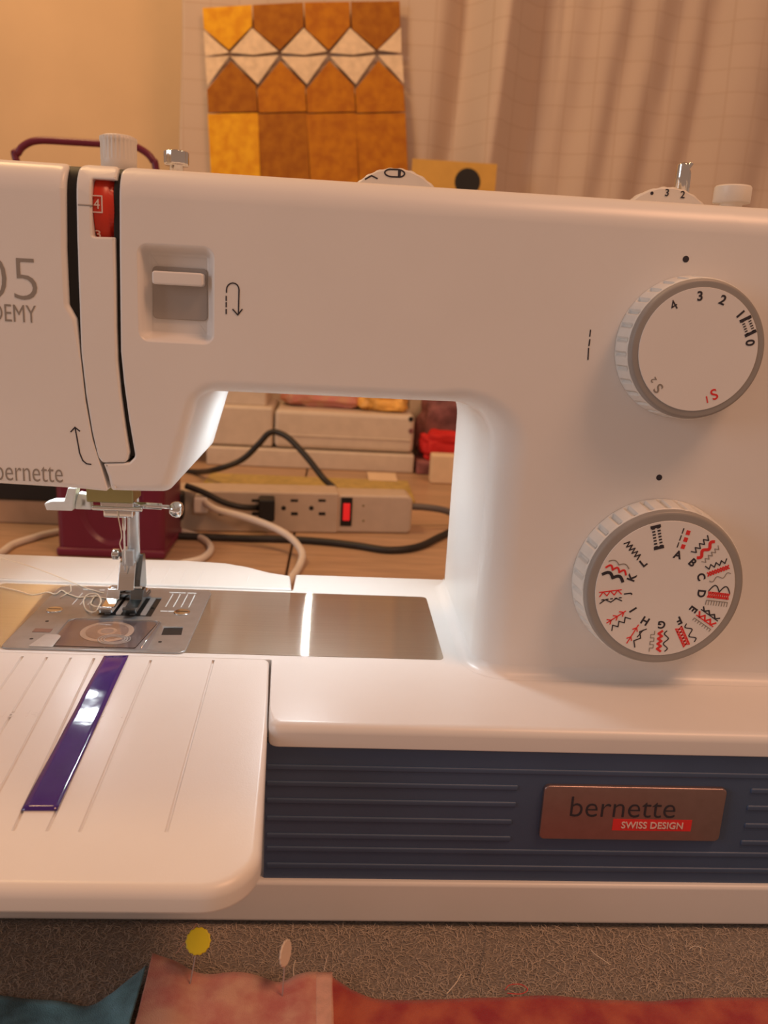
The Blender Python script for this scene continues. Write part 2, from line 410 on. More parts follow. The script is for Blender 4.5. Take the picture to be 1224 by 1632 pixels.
# ---- quilt block pinned to the flannel, every patch its own piece
QY = CY-1.4
quilt = empty('quilt_block', on_y(485, 275, QY), 'gold and cream patchwork quilt block pinned to the hanging flannel', 'quilt')
def patch(pxs, m, lift=0.0):
    P = [on_y(x, y, QY) for x, y in pxs]; P = [Vector((p.x, p.z)) for p in P]
    shell('patch', P, .08, QY-.15-lift, QY, FRONT, m, quilt, rb=.02, K=3)
TOPX = [322, 402, 484, 558, 638]; BOTX = [330, 410, 488, 566, 645]
y_top = [13, 8, 4, 3, 2]
for k in range(4):                               # upper row: pentagons pointing down
    a, b = TOPX[k], TOPX[k+1]; mid = (a+b)/2+3
    patch([(a+1, y_top[k]), (b-1, y_top[k+1]), (b, 42), (mid, 80), (a+3, 46)], [GOLD[0], GOLD[1], GOLD[2], GOLD[1]][k])
for k in range(4):                               # lower row: pentagons pointing up
    a, b = BOTX[k]+2, BOTX[k+1]; mid = (a+b)/2-3
    patch([(a-2, 143), (mid, 97), (b-2, 137), (b+1, 178), (a, 180)], [GOLD[1], GOLD[2], GOLD[2], GOLD[2]][k])
for k in range(4):                               # cream triangles between them, above and below the seam
    t = TOPX[k]+(80, 80, 79, 74)[k]
    a = (TOPX[k]+TOPX[k+1])/2+3
    if k < 3:
        c = (TOPX[k+1]+TOPX[k+2])/2+3
        patch([(a+2, 84), (TOPX[k+1], 45), (c-2, 82), ((a+c)/2, 88)], CREAMF)
        patch([(a+2, 90), ((a+c)/2, 91), (c-2, 88), (BOTX[k+1]+1, 135)], CREAMF)
patch([(325, 50), (366, 84), (327, 90)], CREAMF); patch([(327, 92), (366, 89), (330, 138)], CREAMF)
patch([(639, 44), (602, 80), (640, 85)], CREAMF); patch([(641, 88), (602, 88), (644, 134)], CREAMF)
for k in range(4):                               # bottom row of squares
    a, b = BOTX[k]+1, BOTX[k+1]+1
    d = 4*(k+1)
    patch([(a, 182), (b, 180), (b+5, 292), (a+6, 292)], [GOLD[0], GOLD[1], GOLD[2], GOLD[2]][k], .05)
# ochre card leaning at the foot of the flannel
p0 = on_y(655, 292, 112); p1 = on_y(792, 262, 112)
card = empty('ochre_card', (p0.x, 112, p0.z-8), 'ochre yellow card with a black spot leaning on the flannel', 'card')
box('sheet', (p0.x, 111.7, p0.z-14), (p1.x, 112, p1.z), YCARD, card, bev=.05)
c = on_y(745, 290, 111.7); lathe('black_spot', [(2.1, 0), (2.1, .05)], (c.x, 111.7, c.z), (0, -1, 0), BLACK, card)
box('card_backing', (p0.x+2, 112.0, ZD), (p1.x-2, 112.6, p0.z-5), DEVICE, card, bev=.1)

# ================================================================== sewing machine
SM = empty('sewing_machine', (3, 8, 0), 'white mechanical sewing machine with two stitch dials and navy base panel', 'sewing machine')
ZB = 9.25; YP = 5.0; YBK = 17.5
def fp(x, y, Y=YP):
    p = on_y(x, y, Y); return (p.x, p.z)
# main arm and pillar; the left border follows the take-up slot
edge2 = [fp(x, y) for x, y in ((189.5, 300), (190, 400), (191, 480), (192, 560), (197, 612), (205, 670), (211, 705))]
zt = 30.1
pts = [(24, 6.5, 0), (24, zt, 1.6), (edge2[0][0], zt, .35)]
pts += [(u, v, .6) for u, v in edge2]
pts += [(*fp(215, 728), .25), (*fp(205, 738), .15), (*fp(164, 739), .06), (*fp(171.5, 760), 0), (*fp(176, 783), .1)]
pts += [(*fp(271, 786), .45), (*fp(318, 624), .9), (6.75, 21.55, 1.9), (6.75, 6.5, 0)]
MAIN = round_poly(pts, 10)
RTOP = 1.25
CUTS = [zt-RTOP+RTOP*math.sin(k/9*math.pi/2) for k in range(9)]
def top_round(u, v, wd):
    d = v-(zt-RTOP)
    if d <= 0: return u, v, wd
    g = RTOP-math.sqrt(max(0, RTOP**2-min(d, RTOP)**2))
    return u, v, wd+g*max(0, 1-(wd-YP)/4)
def rim(u, v):
    if v > 22.5: return .1
    if u > 4.5: return 1.55 if v < 20.3 else .7 + .85*max(0, min(1, (21.6-v)/1.3))
    if v < 21.8 and u > -4.9: return .55
    if u > -7.6 and v < 22: return .5
    if v < 17.6: return .3
    return .12
u0, v1 = fp(218, 388); u1, v0 = fp(344, 549)
u0 = (fp(218, 400)[0]+fp(219, 545)[0])/2; u1 = (fp(343, 400)[0]+fp(342, 545)[0])/2
v1 = fp(280, 389)[1]; v0 = fp(280, 548)[1]
HOLE = round_poly([(u0, v0, .45), (u1, v0, .45), (u1, v1, .45), (u0, v1, .45)], 6)
main = shell('arm_housing', MAIN, rim, YP, YBK, FRONT, WHITE, SM,
             holes=[(HOLE, [(0, 0), (.05, .02), (.12, .10), (.22, .42), (.32, .62), (.45, .70)])], rb=1.0, cuts=CUTS, post=top_round)
# reverse lever, sunk in its recess
l0, lz1 = fp(243, 424, YP+.7); l1, lz0 = fp(331, 512, YP+.7)
lev = shell('reverse_lever', round_poly([(l0, lz0, .18), (l1, lz0, .18), (l1, lz1, .18), (l0, lz1, .18)]), .05, YP+.60, YP+.95, FRONT, LEVERGREY, SM, rb=.02)
b0, bz1 = fp(242, 431, YP+.1); b1, bz0 = fp(324, 457, YP+.1)
shell('lever_bar', round_poly([(b0, bz0, .12), (b1, bz0, .12), (b1, bz1, .12), (b0, bz1, .12)]), .08, YP+.05, YP+.7, FRONT, WHITE, lev, rb=.02)
# face cover, left of the slot
e1 = [(103, 300), (104, 400), (108, 486), (121, 508), (128, 570), (136, 640), (147, 700), (159, 738), (172, 783)]
cov = [(-18.5, zt, 1.6)]
cov += [(-18.5, fp(0, 768)[1], .8)]
cov += [(*fp(x, y), .25 if 450 < y < 530 else .08) for x, y in reversed(e1)]
cov += [(fp(103, 300)[0], zt, .35)]
COV = round_poly(cov, 6)
RC = lambda u, v: .28 if v < 17.6 and u < -10.2 else (1.0 if u < -17 else (.2 if 23.5 < v else .05))
shell('face_cover', COV, RC, YP, YBK, FRONT, WHITE, SM, rb=.8, cuts=CUTS, post=top_round)
# strip between the slots, notched for the tension dial
sl = [(121, 300), (122.5, 380), (126, 480), (129, 560), (137, 630), (147, 690), (156, 728)]
SX = fp(121, 300)[0]; ex = fp(183.5, 300)[0]
st = [(SX, zt, .3)] + [(*fp(x, y), .4) for x, y in sl] + [(*fp(163, 738), .2), (*fp(202, 737), .2)]
st += [(*fp(x, y), .4) for x, y in ((206, 722), (199, 680), (192, 628), (187, 575), (185, 520), (184, 440))]
st += [(*fp(182.5, 378), .03), (*fp(147, 377), .08), (*fp(145, 284), .08), (*fp(183, 286), .03), (ex, zt, .3)]
STR = round_poly(st, 5)
shell('take_up_cover', STR, lambda u, v: .1, YP-.02, YP+3.0, FRONT, WHITE, SM, rb=.05, cuts=CUTS, post=top_round)
# groove line across the strip
a = on_y(124, 326, YP-.03); b = on_y(146, 326, YP-.03)
box('cover_seam', (a.x, YP-.03, a.z-.03), (b.x, YP+.1, a.z+.03), LEVERGREY, SM, bev=0)
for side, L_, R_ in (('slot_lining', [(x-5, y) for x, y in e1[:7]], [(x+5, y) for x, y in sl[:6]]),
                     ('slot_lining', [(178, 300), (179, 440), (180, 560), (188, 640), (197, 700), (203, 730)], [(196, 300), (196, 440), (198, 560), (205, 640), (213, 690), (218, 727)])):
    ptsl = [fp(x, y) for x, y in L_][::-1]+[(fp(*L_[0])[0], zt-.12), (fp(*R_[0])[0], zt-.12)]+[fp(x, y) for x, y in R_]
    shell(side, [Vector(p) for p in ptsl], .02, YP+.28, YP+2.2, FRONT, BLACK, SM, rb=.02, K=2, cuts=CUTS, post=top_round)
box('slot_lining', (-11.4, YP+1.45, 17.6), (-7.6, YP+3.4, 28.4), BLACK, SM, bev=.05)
box('top_bridge', (-11.3, YP+3.5, 27), (-8.9, YBK, 30.05), WHITE, SM, bev=.2)
# tension dial seen through the notch
ta = on_y(147, 330, YP+.2); tb = on_y(182, 330, YP+.2)
RTD = 1.65; cyd = YP+.12+RTD
def knurl_x(r, h, i): return r*(1-.018*(i % 2)) if h > .62 else r
TD = lathe('tension_dial', [(RTD-.25, 0), (RTD-.02, .05), (RTD, .12), (RTD, .6), (RTD-.08, .64), (RTD-.07, tb.x-ta.x-.05), (RTD-.2, tb.x-ta.x)],
      (ta.x, cyd, ta.z), (1, 0, 0), REDP, SM, seg=120, mod=knurl_x, wn=False)
c4 = on_y(154, 325, YP+.1)
flat_print('number_frame', [q for s in ([(-.2, -.3), (.2, -.3)], [(.2, -.3), (.2, .3)], [(.2, .3), (-.2, .3)], [(-.2, .3), (-.2, -.3)]) for q in stroke(s, .045)],
           INKLIGHT, TD, lambda x, y, h: Vector((c4.x+x, YP+.12-h*1.5, c4.z+y)))
text_on('4', (c4.x, YP+.10, c4.z), (1, 0, 0), (0, 0, 1), .22, .36, INKLIGHT, TD, centre=True)
c3 = on_y(156, 373, YP+.3); text_on('3', (c3.x, YP+.33, c3.z), (1, 0, 0), (0, -.3, 1), .2, .3, INKLIGHT, TD, centre=True)

# ---- bed, base, panel
TOP = lambda u, v, wd: Vector((u, v, -wd))
BED = round_poly([(-2.18, 0, .45), (24, 0, .6), (24, 18.3, .6), (-2.1, 18.3, .1), (-2.1, 15.3, .1), (-18.5, 15.3, .3), (-18.5, 6.0, .3), (-2.56, 6.0, .1)], 5)
RB = lambda u, v: .38 if v < .5 else (.15 if v > 17 else .05)
shell('bed', BED, RB, -ZB, -8.27, TOP, WHITE, SM, rb=.06)
box('base_column', (-2.3, .7, 2.0), (23.8, 18.2, 8.3), WHITE, SM, bev=.05)
box('free_arm', (-18.4, 6.6, 3.5), (-2.2, 15.2, 8.3), WHITE, SM, bev=.4)
box('base_skirt', (-18.5, -.02, .12), (24, 18.3, 2.1), WHITE, SM, bev=.18)
for x in (-15, 20):
    for y in (2, 16): lathe('rubber_foot', [(.9, 0), (.9, .2)], (x, y, 0), (0, 0, 1), BLACK, SM, seg=20)
# fillet where the pillar meets the bed: quarter-round cove along the foot
cove = [(24, YP, 0, -1), (8.3, YP, 0, -1)] + [(8.3-1.55*math.sin(t*math.pi/16), YP+1.55-1.55*math.cos(t*math.pi/16), -math.sin(t*math.pi/16), -math.cos(t*math.pi/16)) for t in range(1, 9)] + [(6.75, 17.0, -1, 0)]
bm = bmesh.new(); rows = []
for (x, y, nx_, ny_) in cove:
    nn = Vector((nx_, ny_))
    rr = .5; row_ = []
    for k in range(6):
        t = k/5*math.pi/2
        off = rr*(1-math.sin(t)); h = rr*(1-math.cos(t))
        row_.append(bm.verts.new((x+nn.x*(off-.004), y+nn.y*(off-.004), ZB+.004+h)))
    rows.append(row_)
for A, B in zip(rows[:-1], rows[1:]):
    for k in range(5): bm.faces.new((A[k], B[k], B[k+1], A[k+1]))
from_bm('pillar_fillet', bm, WHITE, SM)
# navy panel with raised ribs
NP = box('front_panel', (-2.28, .22, 2.05), (24, .75, 8.3), NAVY, SM, bev=.03)
def rib(x0, x1, ya, yb):
    a = on_y(x0, ya, .2); b = on_y(x1, yb, .2); z = (a.z+b.z)/2
    box('rib', (a.x, .155, z-.12), (b.x, .3, z+.12), NAVY, NP, bev=.065, seg=3)
for ya, yb in ((1225, 1240), (1357, 1362), (1382, 1388)): rib(424, 1500, ya, yb)
for xa, xb, ya in ((826, 1196, 1252), (823, 1190, 1279), (816, 1186, 1307), (814, 1180, 1334)):
    rib(424, xa, ya-3, ya+3); rib(xb, 1450, ya+11, ya+11)
# badge
g0 = on_y(861, 1338, .1); g1 = on_y(1157, 1256, .1)
gx0 = (on_y(866, 1254, .1).x+on_y(860, 1336, .1).x)/2; gx1 = (on_y(1158, 1258, .1).x+on_y(1145, 1341, .1).x)/2
gz1 = on_y(1010, 1254, .1).z; gz0 = on_y(1005, 1338, .1).z
BG = shell('badge', round_poly([(gx0, gz0, .22), (gx1, gz0, .22), (gx1, gz1, .22), (gx0, gz1, .22)]), .05, .04, .26, FRONT, BADGE, SM, rb=.01)
t0 = on_y(908, 1301, .04); t1 = on_y(1080, 1268, .04)
text_on('bernette', (t0.x, .03, t0.z), (1, 0, 0), (0, 0, 1), t1.x-t0.x, .92, INK, BG, offset=-.012)
r0 = on_y(975, 1323, .04); r1 = on_y(1103, 1308, .04)
rz = (on_y(1040, 1306, .04).z, on_y(1040, 1324, .04).z)
flat_print('red_label', [[(r0.x, rz[1]), (r1.x, rz[1]), (r1.x, rz[0]), (r0.x, rz[0])]], INKRED, BG, lambda x, y, h: Vector((x, .04-h, y)))
text_on('SWISS DESIGN', ((r0.x+r1.x)/2, .015, (rz[0]+rz[1])/2), (1, 0, 0), (0, 0, 1), (r1.x-r0.x)*.78, (rz[0]-rz[1])*.58, INKLIGHT, BG, offset=.01, centre=True)

# ---- printing on the housing
YT = YP-.004
def face_text(s, px0, py0, px1, py1, m, off=0.0):
    a = on_y(px0, py0, YP); b = on_y(px1, py1, YP)
    text_on(s, (a.x, YT, a.z), (1, 0, 0), (0, 0, 1), b.x-a.x, b.z-a.z, m, SM, offset=off)
face_text('05', -30, 474, 57, 412, INKGREY, -.016)
face_text('ACADEMY', -72, 508, 57, 487, INKGREY, -.006)
face_text('bernette', -6, 765, 99, 738, INKGREY, -.008)
FPR = lambda x, y, h: Vector((x, YP-h, y))
def px_strokes(name, paths, wd, m):
    q = []
    for path in paths: q += stroke([fp(x, y) for x, y in path], wd)
    return flat_print(name, q, m, SM, FPR)
arc = [(361+0, 466)] + [(371-10*math.cos(t*math.pi/8), 462-11*math.sin(t*math.pi/8)) for t in range(9)] + [(380, 500)]
px_strokes('reverse_symbol', [arc, [(371, 493), (379, 502), (386, 493)]] + [[(360.5, y), (360.5, y+7)] for y in (472, 482, 493)], .05, INK)
px_strokes('threading_arrow', [[(120, 683), (124, 705), (127, 722), (132, 734), (138, 739), (145, 740)], [(113, 688), (119.5, 681), (127, 687)]], .05, INK)
px_strokes('stitch_mark', [[(941, 526), (940, 536)], [(940, 541), (938.5, 551)], [(938, 555), (937, 573)]], .05, INK)
for x, y in ((1093, 413), (1050.5, 761)):
    p = on_y(x, y, YP)
    lathe('index_dot', [(.13, 0), (.13, .012)], (p.x, YP, p.z), (0, -1, 0), INK, SM, seg=24)
sz = on_y(306, 757, YP+5)
# ---- dials
def dial(cx, cz, R, H, name, tilt=0):
    nseg = 31*12
    def mod(r, h, i):
        if .12 < h < H-.32 and r > R*.9: return r-(.13 if (i % 12) in (0, 1, 2) else .0)
        return r
    D = lathe(name, [(R*1.02, -.05), (R*1.02, .10), (R*1.015, .13), (R*.99, H-.34), (R*.985, H-.30), (R*.965, H-.2)],
              (cx, YP, cz), (0, -1, 0), DIALSIDE, SM, seg=nseg, mod=mod)
    lathe('grey_ring', [(R*.975, H-.42), (R*.972, H-.2), (R*.955, H-.07), (R*.945, H-.01), (R*.92, H), (R*.86, H)], (cx, YP, cz), (0, -1, 0), DIALGREY, D, seg=96)
    lathe('dial_face', [(R*.85, H-.1), (R*.85, H+.01), (R*.845, H+.03)], (cx, YP, cz), (0, -1, 0), WHITE, D, seg=96)
    return D
H = 1.45
D1 = dial(14.33, 24.28, 2.86, H, 'stitch_length_dial')
D2 = dial(14.40, 14.15, 3.60, H, 'stitch_selector_dial')
yd = YP-H-.03
def polar(cx, cz, r, adeg, dt=0.0):
    a = rad(adeg); er = Vector((math.sin(a), math.cos(a))); et = Vector((math.cos(a), -math.sin(a)))
    p = Vector((cx, cz))+er*r+et*dt; return p, er, et
def dial_text(D, cx, cz, r, a, s, hgt, m, wid=None, off=.012):
    p, er, et = polar(cx, cz, r, a)
    text_on(s, (p.x, yd, p.y), (et.x, 0, et.y), (er.x, 0, er.y), wid, hgt, m, D, offset=off, centre=True)
R1 = 2.86*.85
for s, a in (('4', -37), ('3', -7), ('2', 19), ('1', 45), ('0', 79)):
    dial_text(D1, 14.33, 24.28, R1*.865, a, s, .38, INK, off=.0 if s == '4' else .026)
dial_text(D1, 14.33, 24.28, R1*.80, 152, 'S', .45, INKRED); dial_text(D1, 14.33, 24.28, R1*.84, 161.5, '1', .28, INKRED)
dial_text(D1, 14.33, 24.28, R1*.88, 222, 'S', .42, INKGREY); dial_text(D1, 14.33, 24.28, R1*.86, 233, '2', .24, INKGREY)
def prints(D, cx, cz, black, red, grey):
    mp = lambda x, y, h: Vector((x, yd-h, y))
    for nm, q, m in (('black_print', black, INK), ('red_print', red, INKRED), ('grey_print', grey, INKGREY)):
        if q: flat_print(nm, q, m, D, mp, .01)['kind'] = 'stuff'
def local(cx, cz, a, r0):
    """(s outward, t clockwise) -> plane"""
    def f(s, t):
        p, er, et = polar(cx, cz, r0+s, a, t); return (p.x, p.y)
    return f
def bh(cx, cz, a, r, ln, wd):                     # buttonhole sign running radially
    f = local(cx, cz, a, r); q = []
    for s in (-ln/2, ln/2): q += stroke([f(s, -wd/2), f(s, wd/2)], .13)
    for t in (-wd*.32, wd*.32):
        n = 7
        for k in range(n):
            s = -ln/2+ln*(k+.5)/n; q += stroke([f(s-.032, t), f(s+.032, t)], .13, 0)
    return q
def bht(cx, cz, a, r, ln, wd):                    # the same running tangentially
    f = local(cx, cz, a, r); q = []
    for s in (-ln/2, ln/2): q += stroke([f(-wd/2, s), f(wd/2, s)], .12)
    for t in (-wd*.32, wd*.32):
        for k in range(6):
            s = -ln/2+ln*(k+.5)/6; q += stroke([f(t, s-.022), f(t, s+.022)], .11, 0)
    return q
prints(D1, 14.33, 24.28, bht(14.33, 24.28, 61, R1*.88, .62, .42), [], [])
blk, redq, gry = [], [], []
CX2, CZ2 = 14.40, 14.15; RF = 3.6*.85
LEN = .95; r0 = RF*.625
def zig(f, t, amp, n, wd, l=LEN):
    return stroke([f(l*k/(2*n), t+amp*(1 if k % 2 else -1)) for k in range(2*n+1)], wd)
def wave(f, t, amp, n, wd, l=LEN):
    return stroke([f(l*k/24, t+amp*math.sin(2*math.pi*n*k/24)) for k in range(25)], wd)
def square(f, t, amp, n, wd, l=LEN):
    P = []
    for k in range(n):
        s = l*k/n; d = l/n
        P += [f(s, t-amp), f(s+d/2, t-amp), f(s+d/2, t+amp), f(s+d, t+amp)]
    return stroke(P, wd)
def dashes(f, t, n, wd, l=LEN, fill=.62):
    q = []
    for k in range(n): q += stroke([f(l*k/n, t), f(l*(k+fill)/n, t)], wd, 0)
    return q
def comb(f, t, amp, n, wd, l=LEN):
    q = stroke([f(0, t-amp), f(l, t-amp)], wd)
    for k in range(n+1): q += stroke([f(l*k/n, t-amp), f(l*k/n, t+amp)], wd)
    return q
def cross(f, t, amp, n, wd, l=LEN):
    return zig(f, t, amp, n, wd)+zig(f, t, -amp, n, wd)
def ladder(f, t, amp, n, wd, l=LEN):
    return cross(f, t, amp, n, wd)+stroke([f(0, t-amp), f(l, t-amp)], wd)+stroke([f(0, t+amp), f(l, t+amp)], wd)
def thorn(f, t, amp, n, wd, l=LEN):
    q = stroke([f(0, t), f(l, t)], wd)
    for k in range(n):
        s = l*(k+.3)/n; q += stroke([f(s, t), f(s+.14, t+amp)], wd); q += stroke([f(s, t), f(s+.14, t-amp)], wd)
    return q
def scallop(f, t, amp, n, wd, l=LEN):
    return stroke([f(l*k/24, t-amp+2*amp*abs(math.sin(math.pi*n*k/24))) for k in range(25)], wd)
W = .045
for k, ch in enumerate('ABCDEFGHIJKL'):
    a = 11.5+k*360/13
    dial_text(D2, CX2, CZ2, RF*.53, a, ch, .36, INK, off=.03)
    f = local(CX2, CZ2, a, r0)
    if ch == 'A': blk += dashes(f, -.14, 3, W, fill=.75); redq += dashes(f, .10, 3, .17)
    elif ch == 'B': blk += zig(f, -.32, .10, 4, W); redq += wave(f, 0, .08, 2, .13); gry += zig(f, .34, .08, 5, .03)
    elif ch == 'C': blk += zig(f, -.30, .09, 4, W); redq += cross(f, 0, .08, 4, .06); gry += wave(f, .32, .08, 2, .03)
    elif ch == 'D': blk += scallop(f, -.30, -.14, 2, W) ; redq += ladder(f, 0, .12, 5, .04); gry += comb(f, .36, .10, 8, .03)
    elif ch == 'E': blk += zig(f, -.28, .07, 3, .06)+stroke([f(0, -.2), f(LEN, -.2)], W); redq += zig(f, .02, .1, 3, .07)+stroke([f(0, .12), f(LEN, .12)], .05); gry += comb(f, .33, .06, 7, .03)
    elif ch == 'F': blk += wave(f, -.24, .12, 2, W); redq += ladder(f, .14, .14, 3, .05)
    elif ch == 'G': blk += wave(f, -.26, .1, 2, W); redq += zig(f, .02, .08, 4, .1); gry += square(f, .36, .08, 3, .03)
    elif ch == 'H': blk += zig(f, -.16, .1, 2, W)+stroke([f(.1, -.16), f(.5, -.1)], W); redq += thorn(f, .16, .12, 2, W)
    elif ch == 'I': blk += zig(f, -.2, .1, 3, W); redq += thorn(f, .14, .13, 3, W)
    elif ch == 'J': blk += zig(f, -.2, .07, 2, W)+dashes(f, -.12, 5, W); redq += zig(f, .14, .1, 3, W)+stroke([f(0, .24), f(LEN, .24)], W)
    elif ch == 'K': blk += scallop(f, -.24, .08, 2, .13); redq += scallop(f, .08, .08, 3, .08); gry += scallop(f, .36, .06, 2, .04)
    elif ch == 'L': blk += zig(f, 0, .12, 5, .05)
blk += bh(CX2, CZ2, 11.5-360/13, RF*.79, .95, .36)
prints(D2, CX2, CZ2, blk, redq, gry)

# ---- things on top of the housing
def ribs(n): return lambda r, h, i: r*(1-.05*(1 if (i % 4) in (0, 1) and .15 < h < .95 else 0))
kc = on_y(189, 233, 9.0)
lathe('presser_pressure_knob', [(.74, -.9), (.74, .1), (.75, .15), (.75, .8), (.78, .88), (.77, 1.02), (.6, 1.1), (.3, 1.12)],
      (kc.x, 9.0, on_y(189, 216, 9).z-1.12), (0, 0, 1), IVORY, SM, seg=112, mod=ribs(28))
cc = on_y(281, 241, 10.5)
lathe('winder_thread_guide', [(.3, -1.8), (.3, -.62), (.52, -.6), (.55, -.5), (.55, -.05), (.48, 0)], (cc.x, 10.5, cc.z), (0, 0, 1), CHROME, SM, seg=48,
      mod=lambda r, h, i: r*(1-.05*((i % 4) < 2)) if -.55 < h < -.02 else r)
def thumb(pxl, pxr, pyt, Y, txt, name):
    a = on_y(pxl, pyt+14, Y); b = on_y(pxr, pyt+14, Y); t = on_y((pxl+pxr)/2, pyt, Y)
    R = 2.35; cx = (a.x+b.x)/2
    D = lathe(name, [(R*.96, 0), (R, .08), (R, .75), (R*.96, .83)], (cx, Y+.83, t.z-R), (0, -1, 0), IVORY, SM, seg=120,
              mod=lambda r, h, i: r*(1+.012*((i % 4) < 2)) if .05 < h < .8 else r)
    return D, cx, t.z-R, R
D3, cx3, cz3, R3 = thumb(580, 684, 268, 8.0, '', 'stitch_width_wheel')
mpw = lambda x, y, h: Vector((x, 8.0-h, y))
cxs = on_y(629, 276, 8.0)
pill = [(cxs.x+.30*math.cos(t)*1.0+(.12 if math.cos(t) > 0 else -.12), cxs.z+.15*math.sin(t)) for t in [2*math.pi*k/24 for k in range(25)]]
cx4 = on_y(592, 280, 8.0)
flat_print('buttonhole_symbol', stroke(pill, .06)+stroke([(cxs.x+.2, cxs.z-.1), (cxs.x+.2, cxs.z+.1)], .12)
           + stroke([(cx4.x-.25, cx4.z-.15), (cx4.x, cx4.z), (cx4.x+.25, cx4.z-.1)], .06), INK, D3, mpw)
D4, cx5, cz5, R5 = thumb(1016, 1118, 298, 8.0, '', 'stitch_balance_wheel')
for s, x, y in (('3', 1063, 307), ('2', 1088, 310)):
    p = on_y(x, y, 8.0); text_on(s, (p.x, 7.99, p.z), (1, 0, 0), (0, 0, 1), None, .3, INK, D4, offset=.01, centre=True)
p = on_y(1039, 308, 8.0); lathe('wheel_dot', [(.07, 0), (.07, .012)], (p.x, 8.0, p.z), (0, -1, 0), INK, D4, seg=16)
p = on_y(1090, 260, 11.0)
lathe('winder_spindle', [(.30, -2.6), (.30, -.1), (.2, 0)], (p.x, 11, p.z), (0, 0, 1), CHROME, SM, seg=24)
q = on_y(1100.5, 260, 11.0)
tube('spindle_spring', [(q.x, 11, q.z-2.6), (q.x, 11, q.z-.6), (q.x-.1, 11, q.z-.3), (q.x+.05, 11, q.z)], .1, CHROME, SM)
p = on_y(1169, 297, 11.0)
lathe('winder_stop', [(.5, -1.5), (.5, -.75), (.84, -.74), (.84, -.08), (.78, 0)], (p.x, 11, p.z), (0, 0, 1), IVORY, SM, seg=40)
# lamp under the arm
box('lamp_lens', (-1.6, 12.4, 21.38), (-1.3, 15.8, 21.60), LEDM, SM, bev=.05)
led = area('machine_lamp', (-1.45*S, 14.1*S, 21.3*S), (-1.45*S, 14.1*S, 0), .003, .034, 0.17, (0.84, 0.95, 1.0))

box('needle_lamp_lens', (-13.8, 12.0, 17.16), (-12.7, 13.3, 17.36), NLEDM, SM, bev=.05)
# ---- bed plate and stitch plate
def uv_plate(name, x0, x1, y0, y1, z, m, parent, cut=.25, hgt=.03):
    P = round_poly([(x0, y0, cut), (x1, y0, cut), (x1, y1, cut), (x0, y1, cut)], 4)
    bm = bmesh.new(); uv = bm.loops.layers.uv.new('UVMap')
    t = [bm.verts.new((p.x, p.y, z)) for p in P]; b = [bm.verts.new((p.x, p.y, z-hgt)) for p in P]
    bm.faces.new(t); bm.faces.new(b[::-1]); n = len(P)
    for i in range(n): bm.faces.new((t[i], b[i], b[(i+1) % n], t[(i+1) % n]))
    for f in bm.faces:
        for lp in f.loops: lp[uv].uv = (lp.vert.co.y*.05, -lp.vert.co.x*.05)    # tangent along depth
    return from_bm(name, bm, m, parent, smooth=False)
uv_plate('bed_plate', -18.2, 5.52, 6.45, 14.95, ZB+.025, BRUSH, SM, .3)
NX0, NX1, NY0, NY1 = -14.9, -6.58, 6.28, 14.7
ZN = ZB+.09
OPEN = round_poly([(-12.95, 6.5, .1), (-8.35, 6.5, .1), (-8.35, 10.0, .35), (-12.95, 10.0, .35)], 5)
slot = [(-11.75, 10.55), (-9.05, 10.55), (-9.05, 13.3), (-11.75, 13.3)]
sq = [on_z(x, y, ZN) for x, y in ((256, 1012), (289, 1012), (292, 999), (261, 999))]
sq = [(p.x, p.y) for p in sq]
PL = shell('stitch_plate', round_poly([(NX0, NY0, .35), (NX1, NY0, .35), (NX1, NY1, .5), (NX0, NY1, .5)], 5), .03, -ZN, -(ZB+.02), TOP, PLATE, SM,
      holes=[(OPEN, [(0, 0), (.01, .06)]), (slot, [(0, 0), (.01, .06)]), (sq, [(0, 0), (.01, .06)])], rb=.005, K=2)
# dark wells under the openings
uv_plate('bobbin_well', -12.93, -8.37, 6.52, 9.98, ZB+.035, WELL, PL, .1, .003)
uv_plate('feed_well', -11.73, -9.07, 10.57, 13.28, ZB+.035, BLACK, PL, .02, .003)
uv_plate('latch_well', min(p[0] for p in sq)+.02, max(p[0] for p in sq)-.02, min(p[1] for p in sq)+.02, max(p[1] for p in sq)-.02, ZB+.035, BLACK, PL, .02, .003)
for x in (-11.3, -10.75, -10.05, -9.5):
    bm = bmesh.new()
    for k in range(14):
        y = 10.8+k*.17
        vs = [bm.verts.new((x+dx, y+dy, ZB+.04+dz)) for dx, dy, dz in ((-.13, 0, 0), (.13, 0, 0), (.13, .16, 0), (-.13, .16, 0), (-.13, .08, .1), (.13, .08, .1))]
        for f in ((0, 1, 5, 4), (4, 5, 2, 3), (0, 4, 3), (1, 2, 5)): bm.faces.new([vs[i] for i in f])
    from_bm('feed_dog', bm, STEEL, PL, smooth=False)
# bobbin under a clear slide cover
bc = on_z(172, 1004, ZN)
lathe('bobbin', [(1.25, 0), (1.25, .015), (.45, .02), (.44, .03)], (bc.x, 8.55, ZB+.036), (0, 0, 1), THREADM, PL, seg=40)
lathe('bobbin_rim', [(1.0, .02), (1.0, .028), (.3, .03)], (bc.x, 8.55, ZB+.036), (0, 0, 1), GLASS, PL, seg=40)
lathe('bobbin_hub', [(.3, .03), (.3, .04)], (bc.x, 8.55, ZB+.036), (0, 0, 1), STEEL, PL, seg=24)
bm = bmesh.new()
pts = []
for k in range(220):
    a = k*.36; rr = .5+.5*(k % 53)/53
    pts.append(Vector((bc.x+.55+rr*1.0*math.cos(a)*.8, 7.6+rr*.62*math.sin(a), ZB+.05+.0002*k)))
tube_bm(bm, pts, .018, 4); from_bm('bobbin_tail', bm, CLEARWHITE, PL)
